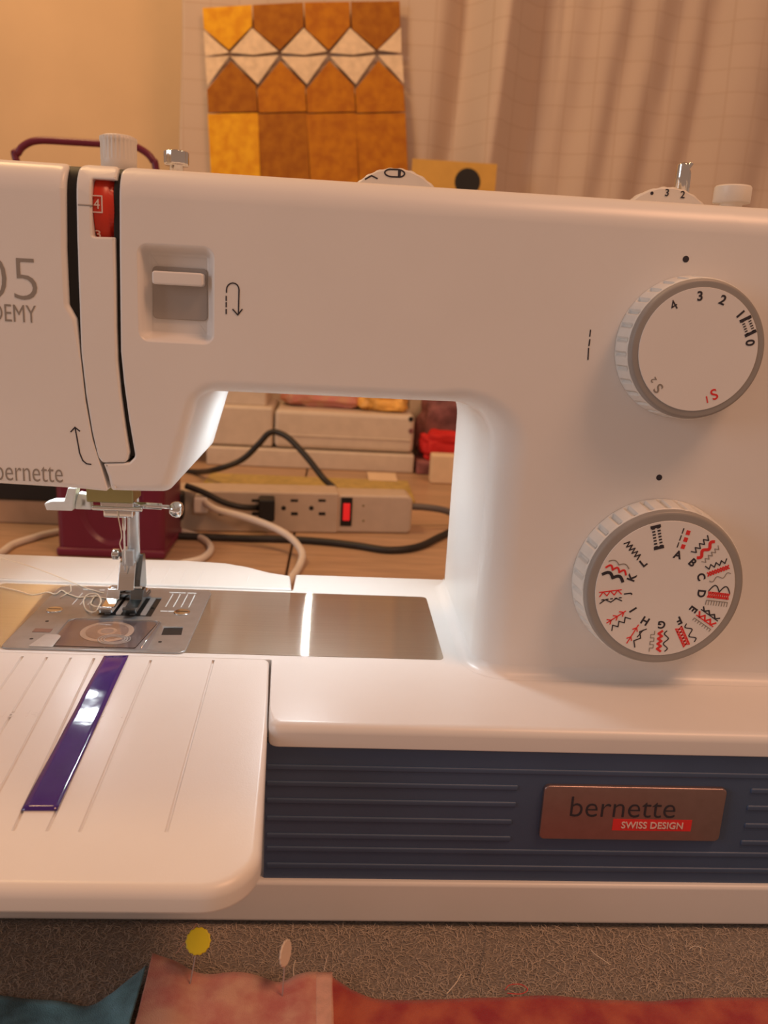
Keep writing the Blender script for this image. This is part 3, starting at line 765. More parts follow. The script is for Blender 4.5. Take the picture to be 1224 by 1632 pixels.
shell('slide_cover', round_poly([(-12.85, 6.6, .1), (-8.9, 6.6, .1), (-8.5, 9.9, .35), (-12.85, 9.9, .35)], 5), .02, -(ZN+.02), -(ZN-.01), TOP, GLASS, PL, rb=.005, K=2)
shell('cover_latch', round_poly([(-13.7, 6.45, .1), (-12.6, 6.45, .1), (-12.6, 7.9, .3), (-13.4, 7.9, .1)], 4), .02, -(ZN+.03), -(ZN), TOP, STEEL, PL, rb=.005, K=2)
bm = bmesh.new()
tube_bm(bm, [Vector((x, y, ZN+.022)) for x, y in ((-8.62, 6.6), (-8.55, 8.0), (-8.45, 9.8), (-8.7, 9.95), (-12.6, 9.95), (-12.8, 9.6))], .025, 5)
from_bm('cover_edge', bm, CHROME, PL)
for x, y in ((87, 972), (290, 976)):
    p = on_z(x, y, ZN)
    s_ = lathe('plate_screw', [(.42, -.02), (.42, .03), (.34, .06)], (p.x, p.y, ZN), (0, 0, 1), CHROME, PL, seg=28)
    box('screw_slot', (p.x-.32, p.y-.05, ZN+.03), (p.x+.32, p.y+.05, ZN+.066), FOOTDARK, s_, bev=0)
for x, y in ((75, 990), (50, 1018), (243, 967), (255, 1023)):
    p = on_z(x, y, ZN); lathe('plate_hole', [(.09, -.02), (.09, .004)], (p.x, p.y, ZN), (0, 0, 1), BLACK, PL, seg=16)
p = on_z(72, 1005, ZN); box('release_button', (p.x-.55, p.y-.22, ZN-.02), (p.x+.3, p.y+.22, ZN+.02), BADGE, PL, bev=.05)
q = []
for i, x in enumerate((-8.6, -8.2, -7.8, -7.4)): q += stroke([(x, 12.0), (x, 13.9)], .05)
for i, x in enumerate((-12.6, -13.0, -13.4)): q += stroke([(x, 11.9), (x, 13.6)], .05)
for x in (-8.7, -8.3, -7.7): q += stroke([(x, 11.35), (x+.28, 11.35)], .12); q += stroke([(x-.1, 14.15), (x+.3, 14.15)], .12)
for x in (-12.6, -13.2, -13.5): q += stroke([(x, 14.2), (x+.2, 14.2)], .1)
flat_print('plate_marks', q, CLEARWHITE, PL, lambda x, y, h: Vector((x, y, ZN+h*.5)))['kind'] = 'stuff'

# ---- needle bar, clamp, presser foot
FY = 12.2                                         # depth of the needle line
bx_ = lambda px, py, Y=FY: on_y(px, py, Y)
a = bx_(143, 796); b = bx_(216, 770)
box('thread_bracket', (a.x, FY-.6, a.z), (b.x, FY+1.2, b.z), OLIVE, SM, bev=.08)
a = bx_(203, 908, FY+1.0); b = bx_(222, 770, FY+1.0); cxp = (a.x+b.x)/2
lathe('presser_bar', [(.32, 0), (.32, b.z-a.z)], (cxp, FY+1.0, a.z), (0, 0, 1), STEEL, SM, seg=24)
a = bx_(193, 815)
lathe('needle_bar', [(.26, 0), (.3, .1), (.3, 2.2)], (a.x, FY, a.z+.2), (0, 0, 1), STEEL, SM, seg=20)
CL = box('needle_clamp', (bx_(163, 800).x, FY-.45, bx_(163, 808).z), (bx_(216, 790).x, FY+.4, bx_(190, 795).z), CHROME, SM, bev=.1)
c0 = bx_(150, 806); c1 = bx_(230, 803); c2 = bx_(282, 811)
box('guide_wire_bar', (c0.x, FY-.5, c0.z-.12), (c1.x, FY-.25, c0.z+.12), CHROME, CL, bev=.08)
lathe('clamp_screw', [(.17, 0), (.17, 1.4), (.1, 1.42), (.1, 1.9)], (c1.x-.5, FY-.1, c1.z-.05), (1, 0, -.02), CHROME, CL, seg=16)
lathe('clamp_knob', [(.12, -.36), (.3, -.3), (.40, -.12), (.42, .05), (.38, .22), (.2, .33)], (c2.x, FY-.1, c2.z), (1, 0, -.15), CHROME, CL, seg=28)
lo = bx_(167, 822); hi = bx_(214, 808)
box('clamp_plate', (lo.x, FY-.35, lo.z), (hi.x, FY+.3, hi.z), CHROME, CL, bev=.12)
nt = bx_(194, 815); nb = bx_(198, 955)
lathe('needle', [(.03, -.2), (.05, .3), (.055, 2.0), (.1, 2.1), (.1, 3.4)], (nt.x+.1, FY, bx_(194, 905).z), (0, 0, 1), CHROME, SM, seg=12)
# white threader hook
hk = [(72, 801), (84, 797), (104, 797), (110, 776), (124, 776), (117, 813), (76, 812)]
shell('needle_threader', round_poly([(*fp(x, y, FY-.3), .06) for x, y in hk], 3), .06, FY-.5, FY+.2, FRONT, CLEARWHITE, SM, rb=.03, K=3)
hk = [(120, 800), (124, 786), (142, 789), (145, 813), (119, 812)]
hole = [fp(x, y, FY-.3) for x, y in ((129, 796), (136, 797), (135, 807), (129, 806))]
shell('threader_bracket', round_poly([(*fp(x, y, FY-.3), .05) for x, y in hk], 3), .05, FY-.25, FY+.2, FRONT, CLEARWHITE, SM, holes=[(hole, [(0, 0), (.01, .3)])], rb=.02, K=3)
# presser foot
lo = bx_(196, 909, FY+.6); hi = bx_(214, 876, FY+.6)
AK = box('foot_ankle', (lo.x, FY+.4, lo.z), (hi.x, FY+1.2, hi.z), STEEL, SM, bev=.06)
p = bx_(186, 884, FY+.6)
lathe('ankle_screw', [(.12, 0), (.12, .2), (.3, .22), (.3, .5), (.2, .55)], (p.x+.3, FY+.7, p.z), (-1, 0, 0), CHROME, AK, seg=24)
fx0 = bx_(180, 945).x; fx1 = bx_(222, 945).x
prof = [(FY-.2, 10.0), (FY+1.6, 10.0), (FY+1.4, 11.2), (FY+1.2, 11.7), (FY+.5, 11.5), (FY+.1, 10.8)]
SIDE = lambda u, v, wd: Vector((wd, u, v))
PF = shell('presser_foot_shank', round_poly([(y, z, .15) for y, z in prof], 4), .06, fx0+.25, fx1-.25, SIDE, CHROME, SM, rb=.05, K=3)
shell('shank_dark_side', round_poly([(FY-.1, 9.75, .1), (FY+1.7, 9.8, .2), (FY+1.5, 11.75, .2), (FY+1.0, 11.8, .1), (FY+.3, 10.6, .2)], 4), .04, fx1-.28, fx1, SIDE, FOOTDARK, PF, rb=.03, K=3)  # plate carries the dark reflection of the foot's right side in its colour
lathe('foot_pin', [(.14, 0), (.14, fx1-fx0+.2)], (fx0-.1, FY+.2, 10.15), (1, 0, 0), CHROME, PF, seg=16)
solex = [(FY-1.9, 9.75), (FY-1.7, 9.48), (FY+1.6, 9.42), (FY+1.6, 9.62), (FY+.6, 9.72), (FY+.4, 10.2), (FY-.1, 10.2), (FY-.4, 9.75), (FY-1.3, 9.68), (FY-1.8, 9.86)]
for xa, xb in ((fx0-.25, fx0+.42), (fx1-.42, fx1+.25)):
    shell('foot_toe', round_poly([(y, z, .06) for y, z in solex], 3), .04, xa, xb, SIDE, CHROME if xa < fx0 else FOOTDARK, PF, rb=.04, K=3)  # right toe coloured dark to imitate the dark reflection on that side
box('foot_bridge', (fx0-.2, FY+.3, 9.5), (fx1+.2, FY+1.3, 9.85), CHROME, PF, bev=.08)

# ---- thread from the needle
th = empty('sewing_thread', (-12, 12, ZN), 'loose cream thread trailing from the needle across the stitch plate', 'thread')
zz = ZN+.05
def zp(x, y, z=zz): return on_z(x, y, z)
tube('strand', [zp(-40, 928), zp(0, 935), zp(30, 942), zp(52, 948), zp(75, 944), zp(88, 947), zp(98, 941), zp(108, 946), zp(125, 952), zp(140, 951), zp(158, 951, zz+.15), zp(160, 960, zz+.2), zp(152, 975, zz+.15),
     zp(138, 972), zp(133, 958), zp(140, 948, zz+.1), zp(155, 947, zz+.25), zp(161, 958, zz+.3), zp(155, 967, zz+.2), zp(145, 962, zz+.1), zp(152, 951, zz), zp(166, 953, zz), zp(180, 955)], .042, THREADM, th, seg=5)
tube('strand', [zp(-40, 876, 10.2), zp(0, 888, 10.0), zp(40, 900, 9.8), zp(80, 914, 9.6), zp(110, 926), zp(140, 938), zp(165, 945)], .03, THREADM, th, seg=5)
tube('strand', [zp(96, 952), zp(106, 946), zp(113, 942), zp(112, 932)], .03, THREADM, th, seg=5)
na = bx_(190, 818); nb2 = bx_(193, 850); nc = bx_(196, 878)
tube('strand', [(na.x, FY-.42, na.z+.8), (na.x+.05, FY-.42, na.z), (nb2.x+.1, FY-.3, nb2.z), (nb2.x, FY-.3, (nb2.z+nc.z)/2), (nc.x, FY-.15, nc.z)], .03, THREADM, th, seg=5)

# ================================================================== extension table
ET = empty('extension_table', (-10, -1, 0), 'white slide-on extension table with engraved guide lines around the free arm', 'extension table')
T4 = math.tan(rad(4.0)); PY0, PZ0 = 5.9, 9.32
def tz(y): return PZ0-(PY0-y)*T4 if y < PY0 else PZ0
TAB = lambda u, v, wd: Vector((u, v, tz(v)-wd))
def on_table(x, y):
    n = Vector((0, -math.sin(rad(4)), math.cos(rad(4)))); d = ray(x, y)
    t = (Vector((0, PY0, PZ0))-CAM).dot(n)/d.dot(n); return CAM+d*t
OUT = round_poly([(-30, -8.2, 1.5), (-1.72, -8.2, 1.7), (-2.25, .3, 4), (-2.66, 5.9, .35), (-30, 5.9, .2)], 12)
RTB = lambda u, v: .36 if v < -6 else (.12 if v > 5.5 else .12+.22*max(0, min(1, (2-v)/8)))
grooves = []
gl = [((340, 1052), (265, 1326)), ((240.5, 1052), (127, 1326)), ((200, 1050), (75, 1325)), ((150, 1049), (21, 1324)),
      ((113, 1048), (-35, 1324)), ((75, 1047), (-95, 1322)), ((36, 1046), (-155, 1322))]
for (xa, ya), (xb, yb) in gl:
    a = on_table(xa, ya); b = on_table(xb, yb); h = .06
    if b.x < -29: continue
    grooves.append((round_poly([(b.x-h, b.y, 0), (b.x+h, b.y, 0), (a.x+h, a.y, 0), (a.x-h, a.y, 0)], 3), [(0, 0), (.012, .12)]))
FWN = shell('front_wing', OUT, RTB, 0, .85, TAB, TABLEW, ET, holes=grooves, rb=.1, crisp=True)
bk = [on_z(x, y, PZ0) for x, y in ((463, 917), (430, 912), (395, 903), (360, 897), (300, 893), (200, 890))]
REAR = [(-30, 15.4, .1), (-2.18, 15.4, .1)] + [(bk[0].x-.02, bk[0].y, .1)] + [(p.x, p.y, .8) for p in bk[1:]] + [(-30, bk[-1].y+.2, .3)]
hl = []
for x in (-4.8, -7.6, -8.6, -9.6, -10.6, -11.7, -12.8):
    ytop = min(18.5, bk[0].y-.4 if x > -5 else bk[-1].y-.8)
    hl.append(([Vector((x-.03, 15.75)), Vector((x+.03, 15.75)), Vector((x+.03, ytop)), Vector((x-.03, ytop))], [(0, 0), (.01, .03)]))
shell('rear_wing', round_poly(REAR, 5), .15, 0, 1.0, TAB, TABLEW, ET, holes=hl, rb=.05, crisp=True)
box('side_bridge', (-30, 5.95, 8.3), (-18.9, 15.35, PZ0), TABLEW, ET, bev=.08)
for x, y in ((-28, -6), (-28, 17), (-22.5, -6.5)):
    zl = tz(y)-1.0
    lathe('support_leg', [(1.0, 0), (1.0, .3), (.55, .5), (.5, zl)], (x, y, 0), (0, 0, 1), TABLEW, ET, seg=24)
for s, x, y in (('15', 14, 1138), ('14', 53, 1137), ('8', 163, 1138), ('1', 196, 1139)):
    p = on_table(x, y)
    text_on(s, (p.x, p.y, p.z), (1, 0, 0), (0, 1, T4), None, .42, TABLEW, FWN, centre=True, th=.018)
# purple guide strip lying on the table
cs = [on_table(x, y) for x, y in ((166, 1047), (205, 1046), (91, 1293), (34, 1293))]
bm = bmesh.new(); G = []
n1, n2 = 40, 6
for j in range(n1+1):
    t = j/n1; row_ = []
    for i in range(n2+1):
        s = i/n2; p = (cs[0]*(1-s)+cs[1]*s)*(1-t)+(cs[3]*(1-s)+cs[2]*s)*t
        h = .055+.05*math.exp(-((t-.25)/.10)**2)*(1-.6*s)+.02*math.sin(t*9)**2+.02*math.sin(t*23)*math.exp(-((t-.3)/.15)**2)
        row_.append(bm.verts.new((p.x, p.y, p.z+h)))
    G.append(row_)
for j in range(n1):
    for i in range(n2): bm.faces.new((G[j][i], G[j+1][i], G[j+1][i+1], G[j][i+1]))
o = from_bm('guide_strip', bm, PURPLE, sheet=(0, 0, 1))
md = o.modifiers.new('thickness', 'SOLIDIFY'); md.thickness = .0005; md.offset = -1
tag(o, 'glossy purple strip of film stuck on the extension table', 'strip')

# ================================================================== felt mat, cloth, pins
fm = empty('felt_mat', (0, 5, ZD), 'thick grey-brown wool felt mat under the sewing machine', 'mat')
bm = bmesh.new(); GX, GY = 90, 40; g = []
for j in range(GY+1):
    rw = []
    for i in range(GX+1):
        x = -36+72*i/GX; y = -12+34*j/GY
        rw.append(bm.verts.new((x, y, -.03+(.06*mnoise.noise(Vector((x*.5, y*.5, 0))) if y < -.3 else -.05))))
    g.append(rw)
for j in range(GY):
    for i in range(GX): bm.faces.new((g[j][i], g[j][i+1], g[j+1][i+1], g[j+1][i]))
o = from_bm('felt_sheet', bm, FELT, fm, sheet=(0, 0, 1)); md = o.modifiers.new('thickness', 'SOLIDIFY'); md.thickness = .0055; md.offset = -1
bm = bmesh.new()
for k in range(9000):                            # loose wool fibres on the strip that shows
    x = random.uniform(-13, 21); y = random.uniform(-6, -.1); a = random.uniform(0, 6.28); l = random.uniform(.15, .5)
    bend = random.uniform(-1.2, 1.2); wv = .009; pz = -.02; prev = None
    for s in range(4):
        dx, dy = math.cos(a)*wv, math.sin(a)*wv
        z = pz+.09*math.sin(s/3*math.pi)*random.uniform(.3, 1.0)
        cur2 = (bm.verts.new((x-dy, y+dx, z)), bm.verts.new((x+dy, y-dx, z+.004)))
        if prev: bm.faces.new((prev[0], prev[1], cur2[1], cur2[0]))
        prev = cur2; x += math.cos(a)*l/3; y += math.sin(a)*l/3; a += bend/3
fo = from_bm('wool_fibre', bm, FIBRE, fm, smooth=False); fo['kind'] = 'stuff'

PW = empty('patchwork_strip', (0, -4, 0), 'patchwork cotton strip of teal, pink and red pieces lying on felt', 'patchwork')
def cloth(name, edge, zfun, m, parent, drop=1760, n=40, rows=22, z0=.25):
    E = smooth_path([(x, y, 0) for x, y in edge], 8)
    bm = bmesh.new(); g = []
    for j in range(rows+1):
        t = j/rows; rw = []
        for i, e in enumerate(E):
            s = i/(len(E)-1)
            p = on_z(e.x+(edge_shift(name, s)*t), e.y+(drop-e.y)*t, z0)
            rw.append(bm.verts.new((p.x, p.y, zfun(p.x, p.y, s, t))))
        g.append(rw)
    for j in range(rows):
        for i in range(len(E)-1): bm.faces.new((g[j][i], g[j+1][i], g[j+1][i+1], g[j][i+1]))
    o = from_bm(name, bm, m, parent, sheet=(0, 0, 1))
    md = o.modifiers.new('thickness', 'SOLIDIFY'); md.thickness = .0006; md.offset = -1
    return o
def edge_shift(name, s): return {'pink_patch': -60*(1-s)+5*s, 'teal_patch': -60*s, 'red_patch': 0}.get(name, 0)
nzf = lambda x, y, k=.7: mnoise.noise(Vector((x*k, y*k, 1.7)))
cloth('teal_patch', [(-60, 1580), (0, 1583), (40, 1588), (90, 1592), (140, 1599), (172, 1585), (200, 1566), (232, 1545)],
      lambda x, y, s, t: .12+.10*nzf(x, y)+.35*s**4, TEALF, PW)
cloth('red_patch', [(520, 1556), (560, 1572), (600, 1587), (660, 1590), (760, 1585), (860, 1583), (960, 1589), (1040, 1591), (1120, 1587), (1290, 1585)],
      lambda x, y, s, t: .12+.08*nzf(x, y)+.3*max(0, 1-s*9), REDF, PW)
PK = cloth('pink_patch', [(243, 1518), (275, 1530), (305, 1545), (340, 1549), (390, 1550), (440, 1562), (470, 1556), (500, 1551), (530, 1549)],
      lambda x, y, s, t: .50+.10*nzf(x, y, .9)-.06*math.cos(s*19)*(1-t), PINKF, PW, z0=.5)
hm = cloth('folded_hem', [(504, 1551), (516, 1550), (529, 1549)], lambda x, y, s, t: .57+.10*nzf(x, y, .9)-.05, HEMF, PK, z0=.55)
def pin(headpx, basepx, flip, m, label, tiltn):
    b = on_z(*basepx, .45)
    n = Vector(tiltn).normalized()
    h = on_y(headpx[0], headpx[1], b.y+.35)
    P = empty('sewing_pin', (b.x, b.y, .45), label, 'pin', 'pins in the patchwork')
    ax = (h-b).normalized()
    lathe('pin_shaft', [(.016, -.15), (.028, .15), (.028, (h-b).length-.3)], b, ax, STEEL, P, seg=8)
    R = .46
    lathe('pin_head', [(R*.9, -.045), (R, -.03), (R, .03), (R*.86, .045), (R*.8, .03)], h, n, m, P, seg=56,
          mod=lambda r, hh, i: r*(1+.04*math.cos(i*2*math.pi/56*14)))
pin((316, 1500), (303, 1569), 0, YPIN, 'yellow flower-headed pin stuck upright in the pink patch', (-.1, -.75, .75))
pin((455, 1519), (450, 1589), 0, WPIN, 'cream flower-headed pin stuck upright in the pink patch', (.9, -.35, .15))
def stray(pts, z, m, label, rr=.018):
    o = tube('stray_thread', [on_z(x, y, z+dz) for x, y, dz in pts], rr, m, None, seg=5)
    tag(o, label, 'thread')
stray([(735, 1552, .25), (728, 1565, .35), (718, 1577, .15), (712, 1584, .1)], .05, THREADM, 'pale stray thread at the wavy edge of the red cotton')
stray([(942, 1515, .1), (950, 1522, .2), (962, 1530, .2), (973, 1538, .1)], .03, THREADM, 'short tan stray thread lying on bare felt')
stray([(1098, 1513, .1), (1106, 1508, .25), (1116, 1510, .3), (1117, 1520, .1)], .03, THREADM, 'hooked stray thread curled on bare felt')
stray([(805, 1578, .1), (812, 1570, .2), (830, 1569, .25), (841, 1577, .2), (830, 1584, .15), (808, 1583, .1)], .05, INKRED, 'red stray thread loop at the edge of the red cotton', .014)
stray([(773, 1474, .1), (774, 1500, .1), (768, 1530, .1), (762, 1558, .1)], .02, CORDG, 'thin dark thread running across the felt', .012)
stray([(280, 1520, .5), (296, 1500, 1.0), (305, 1485, 1.3), (313, 1472, 1.6)], .1, PINKF, 'thin pink thread end standing behind the yellow pin', .012)
stray([(468, 1556, .3), (468, 1540, .6), (471, 1530, .7)], .2, THREADM, 'short frayed thread beside the cream pin', .014)
stray([(516, 1549, .3), (519, 1534, .7), (523, 1521, 1.0)], .2, THREADM, 'frayed thread rising from the folded pink hem', .012)

# ================================================================== things behind the machine
# burgundy stand with a loop handle and round front recess
bY = 50.5
bl = on_z(88, 889, ZD); br = on_z(263, 890, ZD); bcx = (bl.x+br.x)/2; bw = (br.x-bl.x)/2
BS = empty('burgundy_stand', (bcx, bY+5, ZD), 'burgundy plastic stand with tubular loop handle behind the sewing machine', 'stand')
Z1 = 16.0
circ = [Vector((bcx+bw*.62*math.cos(t), 5.6+bw*.95*math.sin(t))) for t in [2*math.pi*k/48 for k in range(48)]]
shell('body', round_poly([(bcx-bw, ZD, 1.0), (bcx+bw, ZD, 1.0), (bcx+bw*1.02, Z1, 1.5), (bcx-bw*1.02, Z1, 1.5)], 6), .7, bY, bY+9, FRONT, BURG, BS,
      holes=[(circ, [(0, 0), (.1, .05), (.35, .35), (.5, .45)])], rb=.5)
box('base_plate', (bcx-bw-.1, bY-.3, ZD), (bcx+bw+.1, bY+9.3, ZD+.9), BURG, BS, bev=.3)
hp = [on_y(x, y, bY+4) for x, y in ((28, 262), (29, 244), (40, 231), (62, 224), (110, 226), (160, 229), (205, 231), (228, 240), (243, 255), (250, 280))]
hp = [Vector((bcx-bw*.8, bY+4, Z1-.5)), Vector((bcx-bw, bY+4, 26))]+hp+[Vector((bcx+bw, bY+4, 26)), Vector((bcx+bw*.8, bY+4, Z1-.5))]
tube('loop_handle', hp, .33, BURG, BS, seg=12)
# power strip
ps0 = on_z(262, 846, ZD); ps1 = on_z(655, 851, ZD)
ang = math.atan2(ps1.y-ps0.y, ps1.x-ps0.x)
PS = empty('power_strip', (0, 63, ZD), 'beige multi-outlet power strip with glowing red rocker switch', 'power strip')
ux = Vector((math.cos(ang), math.sin(ang), 0)); uy = Vector((-math.sin(ang), math.cos(ang), 0)); O = Vector((ps1.x, ps1.y, ZD))
Lp = (ps1-ps0).length + 2; Hp = 4.6; Dp = 3.6
def psm(u, v, wd): return O+ux*u+uy*wd+Vector((0, 0, v))        # u leftwards negative
def psx(px, py, off=0.0):
    d = ray(px, py); n = uy; t = (O-CAM).dot(n)/d.dot(n); p = CAM+d*t; return (p-O).dot(ux), p.z-ZD
sw = psx(541, 780)[0]
body2 = round_poly([(-Lp, 0, .4), (sw, 0, .32), (sw, Hp+.25, .32), (-Lp, Hp+.25, .4)], 4)
def outlet_hole(px, py, wpx, hpx):
    a = psx(px-wpx/2, py+hpx/2); b = psx(px+wpx/2, py-hpx/2)
    return [Vector((a[0], a[1])), Vector((b[0], a[1])), Vector((b[0], b[1])), Vector((a[0], b[1]))]
holes = []
for cx in (345, 398, 460, 504):
    holes += [outlet_hole(cx+9, 797, 12, 4), outlet_hole(cx+9, 818, 11, 5)]
    hc = psx(cx-8, 809); holes.append([Vector((hc[0]+.28*math.cos(t), hc[1]+.28*math.sin(t))) for t in [2*math.pi*k/12 for k in range(12)]])
holes = [(h, [(0, 0), (.005, .3)]) for h in holes if (min(p.x for p in h) > -Lp and max(p.y for p in h) < Hp)]
shell('outlet_housing', body2, .3, -.25, Dp, psm, STRIPM, PS, holes=[], rb=.2)
for i, (h, pr_) in enumerate(holes):
    shell('outlet_slot', h, .01, -.27, .1, psm, BLACK, PS, rb=.005, K=2)
shell('switch_housing', round_poly([(sw-.4, 0, .4), (0, 0, .6), (0, Hp, .8), (sw-.4, Hp, .4)], 5), .35, 0, Dp, psm, STRIPM, PS, rb=.2)
a = psx(542, 838); b = psx(562, 793)
SWB = shell('switch_bezel', round_poly([(a[0], a[1], .08), (b[0], a[1], .08), (b[0], b[1], .08), (a[0], b[1], .08)], 3), .04, -.12, .3, psm, BLACK, PS, rb=.02, K=2)
a = psx(546, 829); b = psx(558, 802)
shell('rocker', round_poly([(a[0], a[1], .06), (b[0], a[1], .06), (b[0], b[1], .06), (a[0], b[1], .06)], 3), .08, -.26, .1, psm, LEDRED, SWB, rb=.02, K=3)
for y in (806, 830):
    a = psx(579, y); lathe('indicator', [(.12, 0), (.12, .04)], psm(a[0], a[1], 0), -uy, OLIVE, PS, seg=12)
# plugs and cords
def plug(px, py, name_label, wpx=26, hpx=34, m=BLACK):
    a = psx(px-wpx/2, py+hpx/2); b = psx(px+wpx/2, py-hpx/2)
    c = psm((a[0]+b[0])/2, (a[1]+b[1])/2, -1.2)
    o = empty('power_plug', psm((a[0]+b[0])/2, a[1], -1.2), name_label, 'plug')
    shell('plug_body', round_poly([(a[0], a[1], .25), (b[0], a[1], .25), (b[0], b[1], .25), (a[0], b[1], .25)], 4), .2, -2.4, -.28, psm, m, o, rb=.1, K=3)
    return o, c
pg, cpl = plug(425, 806, 'black plug with black cord in the power strip outlet')
def desk_z(px, py, h=.35): return on_z(px, py, ZD+h)
tube('cord', [on_y(296, 774, 60), on_y(325, 785, 59.6), on_y(355, 800, 59.2), on_y(385, 808, 59.2), on_y(414, 809, 60.6)], .35, CORDB, pg, seg=10)
pw_, _ = plug(322, 798, 'white plug with white cord curving down to the desk', 22, 24, CORDW)
tube('cord', [on_y(326, 800, 59.0), on_y(345, 812, 57.0), on_y(390, 824, 56), on_y(430, 838, 55), on_y(462, 856, 53.5), on_y(481, 880, 51.5), desk_z(477, 902), desk_z(462, 925), desk_z(440, 960)], .38, CORDW, pw_, seg=10)
pb, _ = plug(282, 800, 'black plug beside the screw knob in the power strip', 26, 40)
o = tube('black_cable', [desk_z(220, 852), desk_z(300, 855), desk_z(380, 858), desk_z(460, 860), desk_z(520, 864), desk_z(570, 870), desk_z(620, 877), desk_z(665, 872), desk_z(700, 856), desk_z(730, 842), desk_z(760, 830)], .42, CORDB, None, seg=10)
tag(o, 'black power cord lying on the desk in front of the power strip', 'cord')
o = tube('black_cable', [desk_z(250, 745, .4), desk_z(310, 752, .4), on_y(345, 748, 84), on_y(385, 733, 84), on_y(412, 708, 84), on_y(428, 691, 84), on_y(442, 689, 84), on_y(462, 700, 83), on_y(490, 730, 81), on_y(515, 762, 79), on_y(532, 778, 77), on_z(545, 800, ZD+.4)], .42, CORDB, None, seg=10)
tag(o, 'black power cord arching up behind the power strip', 'cord')
oc = psm(0, Hp*.75, 3)
o = tube('supply_cord', [psm(-.1, Hp*.62, 2), psm(2.0, Hp*.6, 2), psm(4.5, Hp*.5, 2.4), psm(8, Hp*.2, 3.5), psm(14, .45, 4)], .42, CORDG, PS, seg=10)
o = tube('white_cable', [desk_z(-60, 905), desk_z(0, 881), desk_z(20, 868), desk_z(50, 858), desk_z(80, 850), desk_z(150, 838), desk_z(230, 838), desk_z(285, 846), desk_z(322, 858), desk_z(336, 874), desk_z(322, 890), desk_z(290, 898), desk_z(262, 905), desk_z(230, 912)], .36, CORDW, None, seg=10)
tag(o, 'white cable looped on the desk around the burgundy stand', 'cable')
# cream device behind: a main casing and a side casing
dY = 100.0
DV = empty('cutting_machine', (0, dY+6, ZD), 'long cream electronic craft machine lying on the desk behind the power strip', 'craft machine')
a = on_y(434, 741, dY); b = on_y(660, 655, dY)
zlow = on_y(500, 716, dY).z; ztop = on_y(500, 655, dY).z; x0 = on_y(437, 690, dY).x; x1 = on_y(660, 690, dY).x
box('casing', (x0, dY, zlow), (x1, dY+14, ztop), DEVICE, DV, bev=.8)
box('lower_tray', (on_y(330, 735, dY).x, dY-.8, ZD), (x1+.2, dY+14, zlow-.15), DEVICE, DV, bev=.3)
zm = on_y(500, 695, dY).z; box('casing_ridge', (x0+.3, dY-.15, zm-.12), (x1-.5, dY+.2, zm+.12), DEVICE, DV, bev=.08)
xs0 = on_y(250, 690, dY).x; box('side_casing', (xs0, dY+.2, zlow), (x0-.25, dY+14, ztop+.2), DEVICE, DV, bev=.5)
box('raised_cap', (xs0, dY+2, ztop), (on_y(425, 640, dY+2).x, dY+14, ztop+4.5), DEVICE, DV, bev=.5)
for y, m in ((668, BLACK), (687, MAUVE)):
    p = on_y(655, y, dY); lathe('port', [(.4, 0), (.4, .06)], (p.x, dY, p.z), (0, -1, 0), m, DV, seg=16)
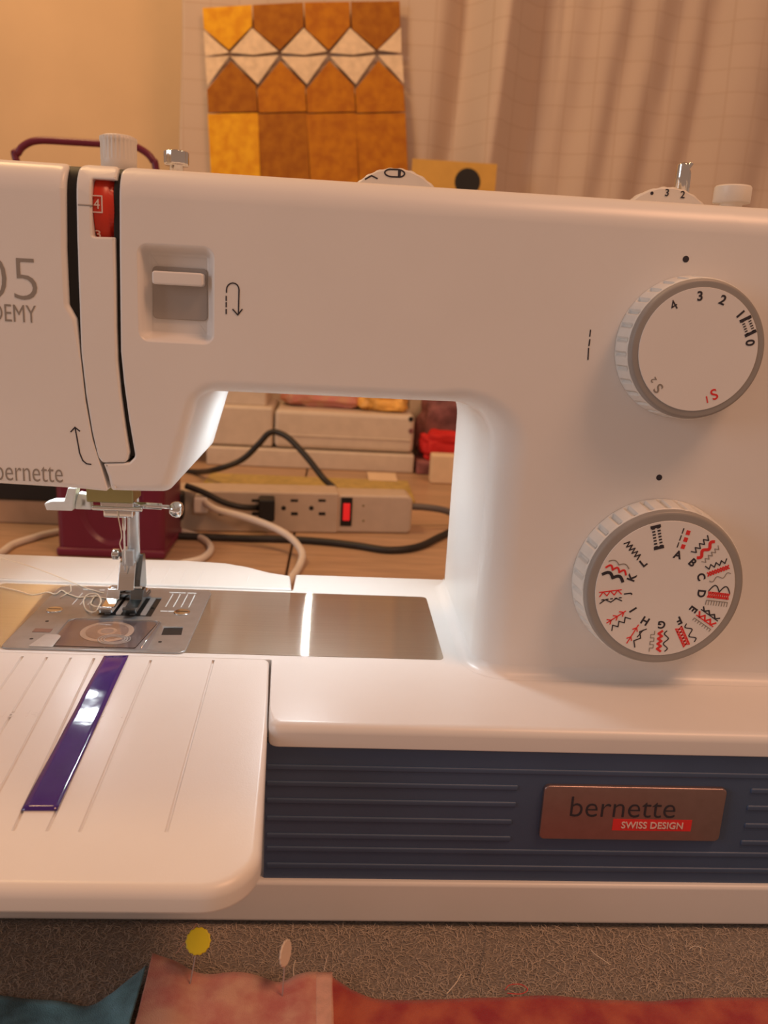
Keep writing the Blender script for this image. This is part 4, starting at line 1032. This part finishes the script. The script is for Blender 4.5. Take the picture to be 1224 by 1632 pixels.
# folded fabrics on the device
def blob(name, c, s, m, label, cat, seed):
    bm = bmesh.new(); bmesh.ops.create_icosphere(bm, subdivisions=5, radius=1)
    for v in bm.verts:
        n = mnoise.fractal(v.co*1.6+Vector((seed, 0, 0)), 1.0, 2.0, 4)
        p = Vector([math.copysign(abs(k)**.55, k) for k in v.co])
        f = 1+.16*n; v.co = Vector((c[0]+p.x*s[0]*f, c[1]+p.y*s[1]*f, c[2]+p.z*s[2]*(1+.35*n)))
    zmin = c[2]-s[2]
    for v in bm.verts: v.co.z = max(v.co.z, zmin)
    o = from_bm(name, bm, m); return tag(o, label, cat)
blob('fabric_bundle', (x0+8, dY+8, ztop+1.9), (7.0, 4.5, 1.9), PINKBG, 'crumpled rose fabric bundle on top of the cream machine', 'fabric', 2)
blob('fabric_bundle', (x1-4.8, dY+6.5, ztop+1.5), (4.0, 4.5, 1.5), AMBER, 'shiny amber fabric bundle on top of the cream machine', 'fabric', 5)
px_ = on_y(700, 655, 112)
blob('fabric_bundle', (px_.x+3.5, 108.3, ZD+6), (7.5, 2.6, 6.0), MAUVE, 'mauve fabric heap beside the cream machine', 'fabric', 9)
rp0 = on_y(690, 698, 103)
blob('red_cloth', (rp0.x+2.4, 101.6, ZD+4.3), (4.4, 2.2, 2.2), REDBG, 'bright red folded cloth beside the cream machine', 'cloth', 13)
bxr = box('cloth_box', (x1+.6, 98.5, ZD), (x1+16, 104.5, ZD+2.1), MAUVE, None, bev=.3)
tag(bxr, 'low mauve box carrying the bright red cloth', 'box')
# ruler, paper and card behind the strip
ra = on_z(335, 758, ZD); rb_ = on_z(640, 772, ZD)
o = box('ruler', (ra.x, 79, ZD), (rb_.x+1, 92, ZD+.3), YRULER, None, bev=.05); tag(o, 'yellow ruler lying flat on the desk behind the power strip', 'ruler')
p = on_z(608, 760, ZD)
o = box('paper_slip', (p.x-2.2, p.y-4.5, ZD+.32), (p.x+2.2, p.y+1.5, ZD+.40), PAPER, None, bev=.01); tag(o, 'cream paper slip lying across the yellow ruler', 'paper')
p = on_y(700, 742, 92)
o = box('paper_bag', (p.x-1.2, 92, ZD), (p.x+5, 94.5, p.z+1.6), PAPER, None, bev=.3); tag(o, 'small cream paper bag standing right of the ruler', 'bag')
# low dark box at the left behind the stand
q0 = on_z(20, 834, ZD)
LB = empty('storage_box', (-38, q0.y+6, ZD), 'low brown box with black top behind the burgundy stand', 'box')
zq = on_y(40, 797, q0.y).z; zq2 = on_y(40, 770, q0.y).z
box('box_body', (-60, q0.y, ZD), (-25, q0.y+14, zq), DESK, LB, bev=.2)
box('black_top', (-60.3, q0.y-.3, zq), (-24.7, q0.y+14.3, zq2+1.0), BLACK, LB, bev=.2)  # black slab filling the dark band above the brown box
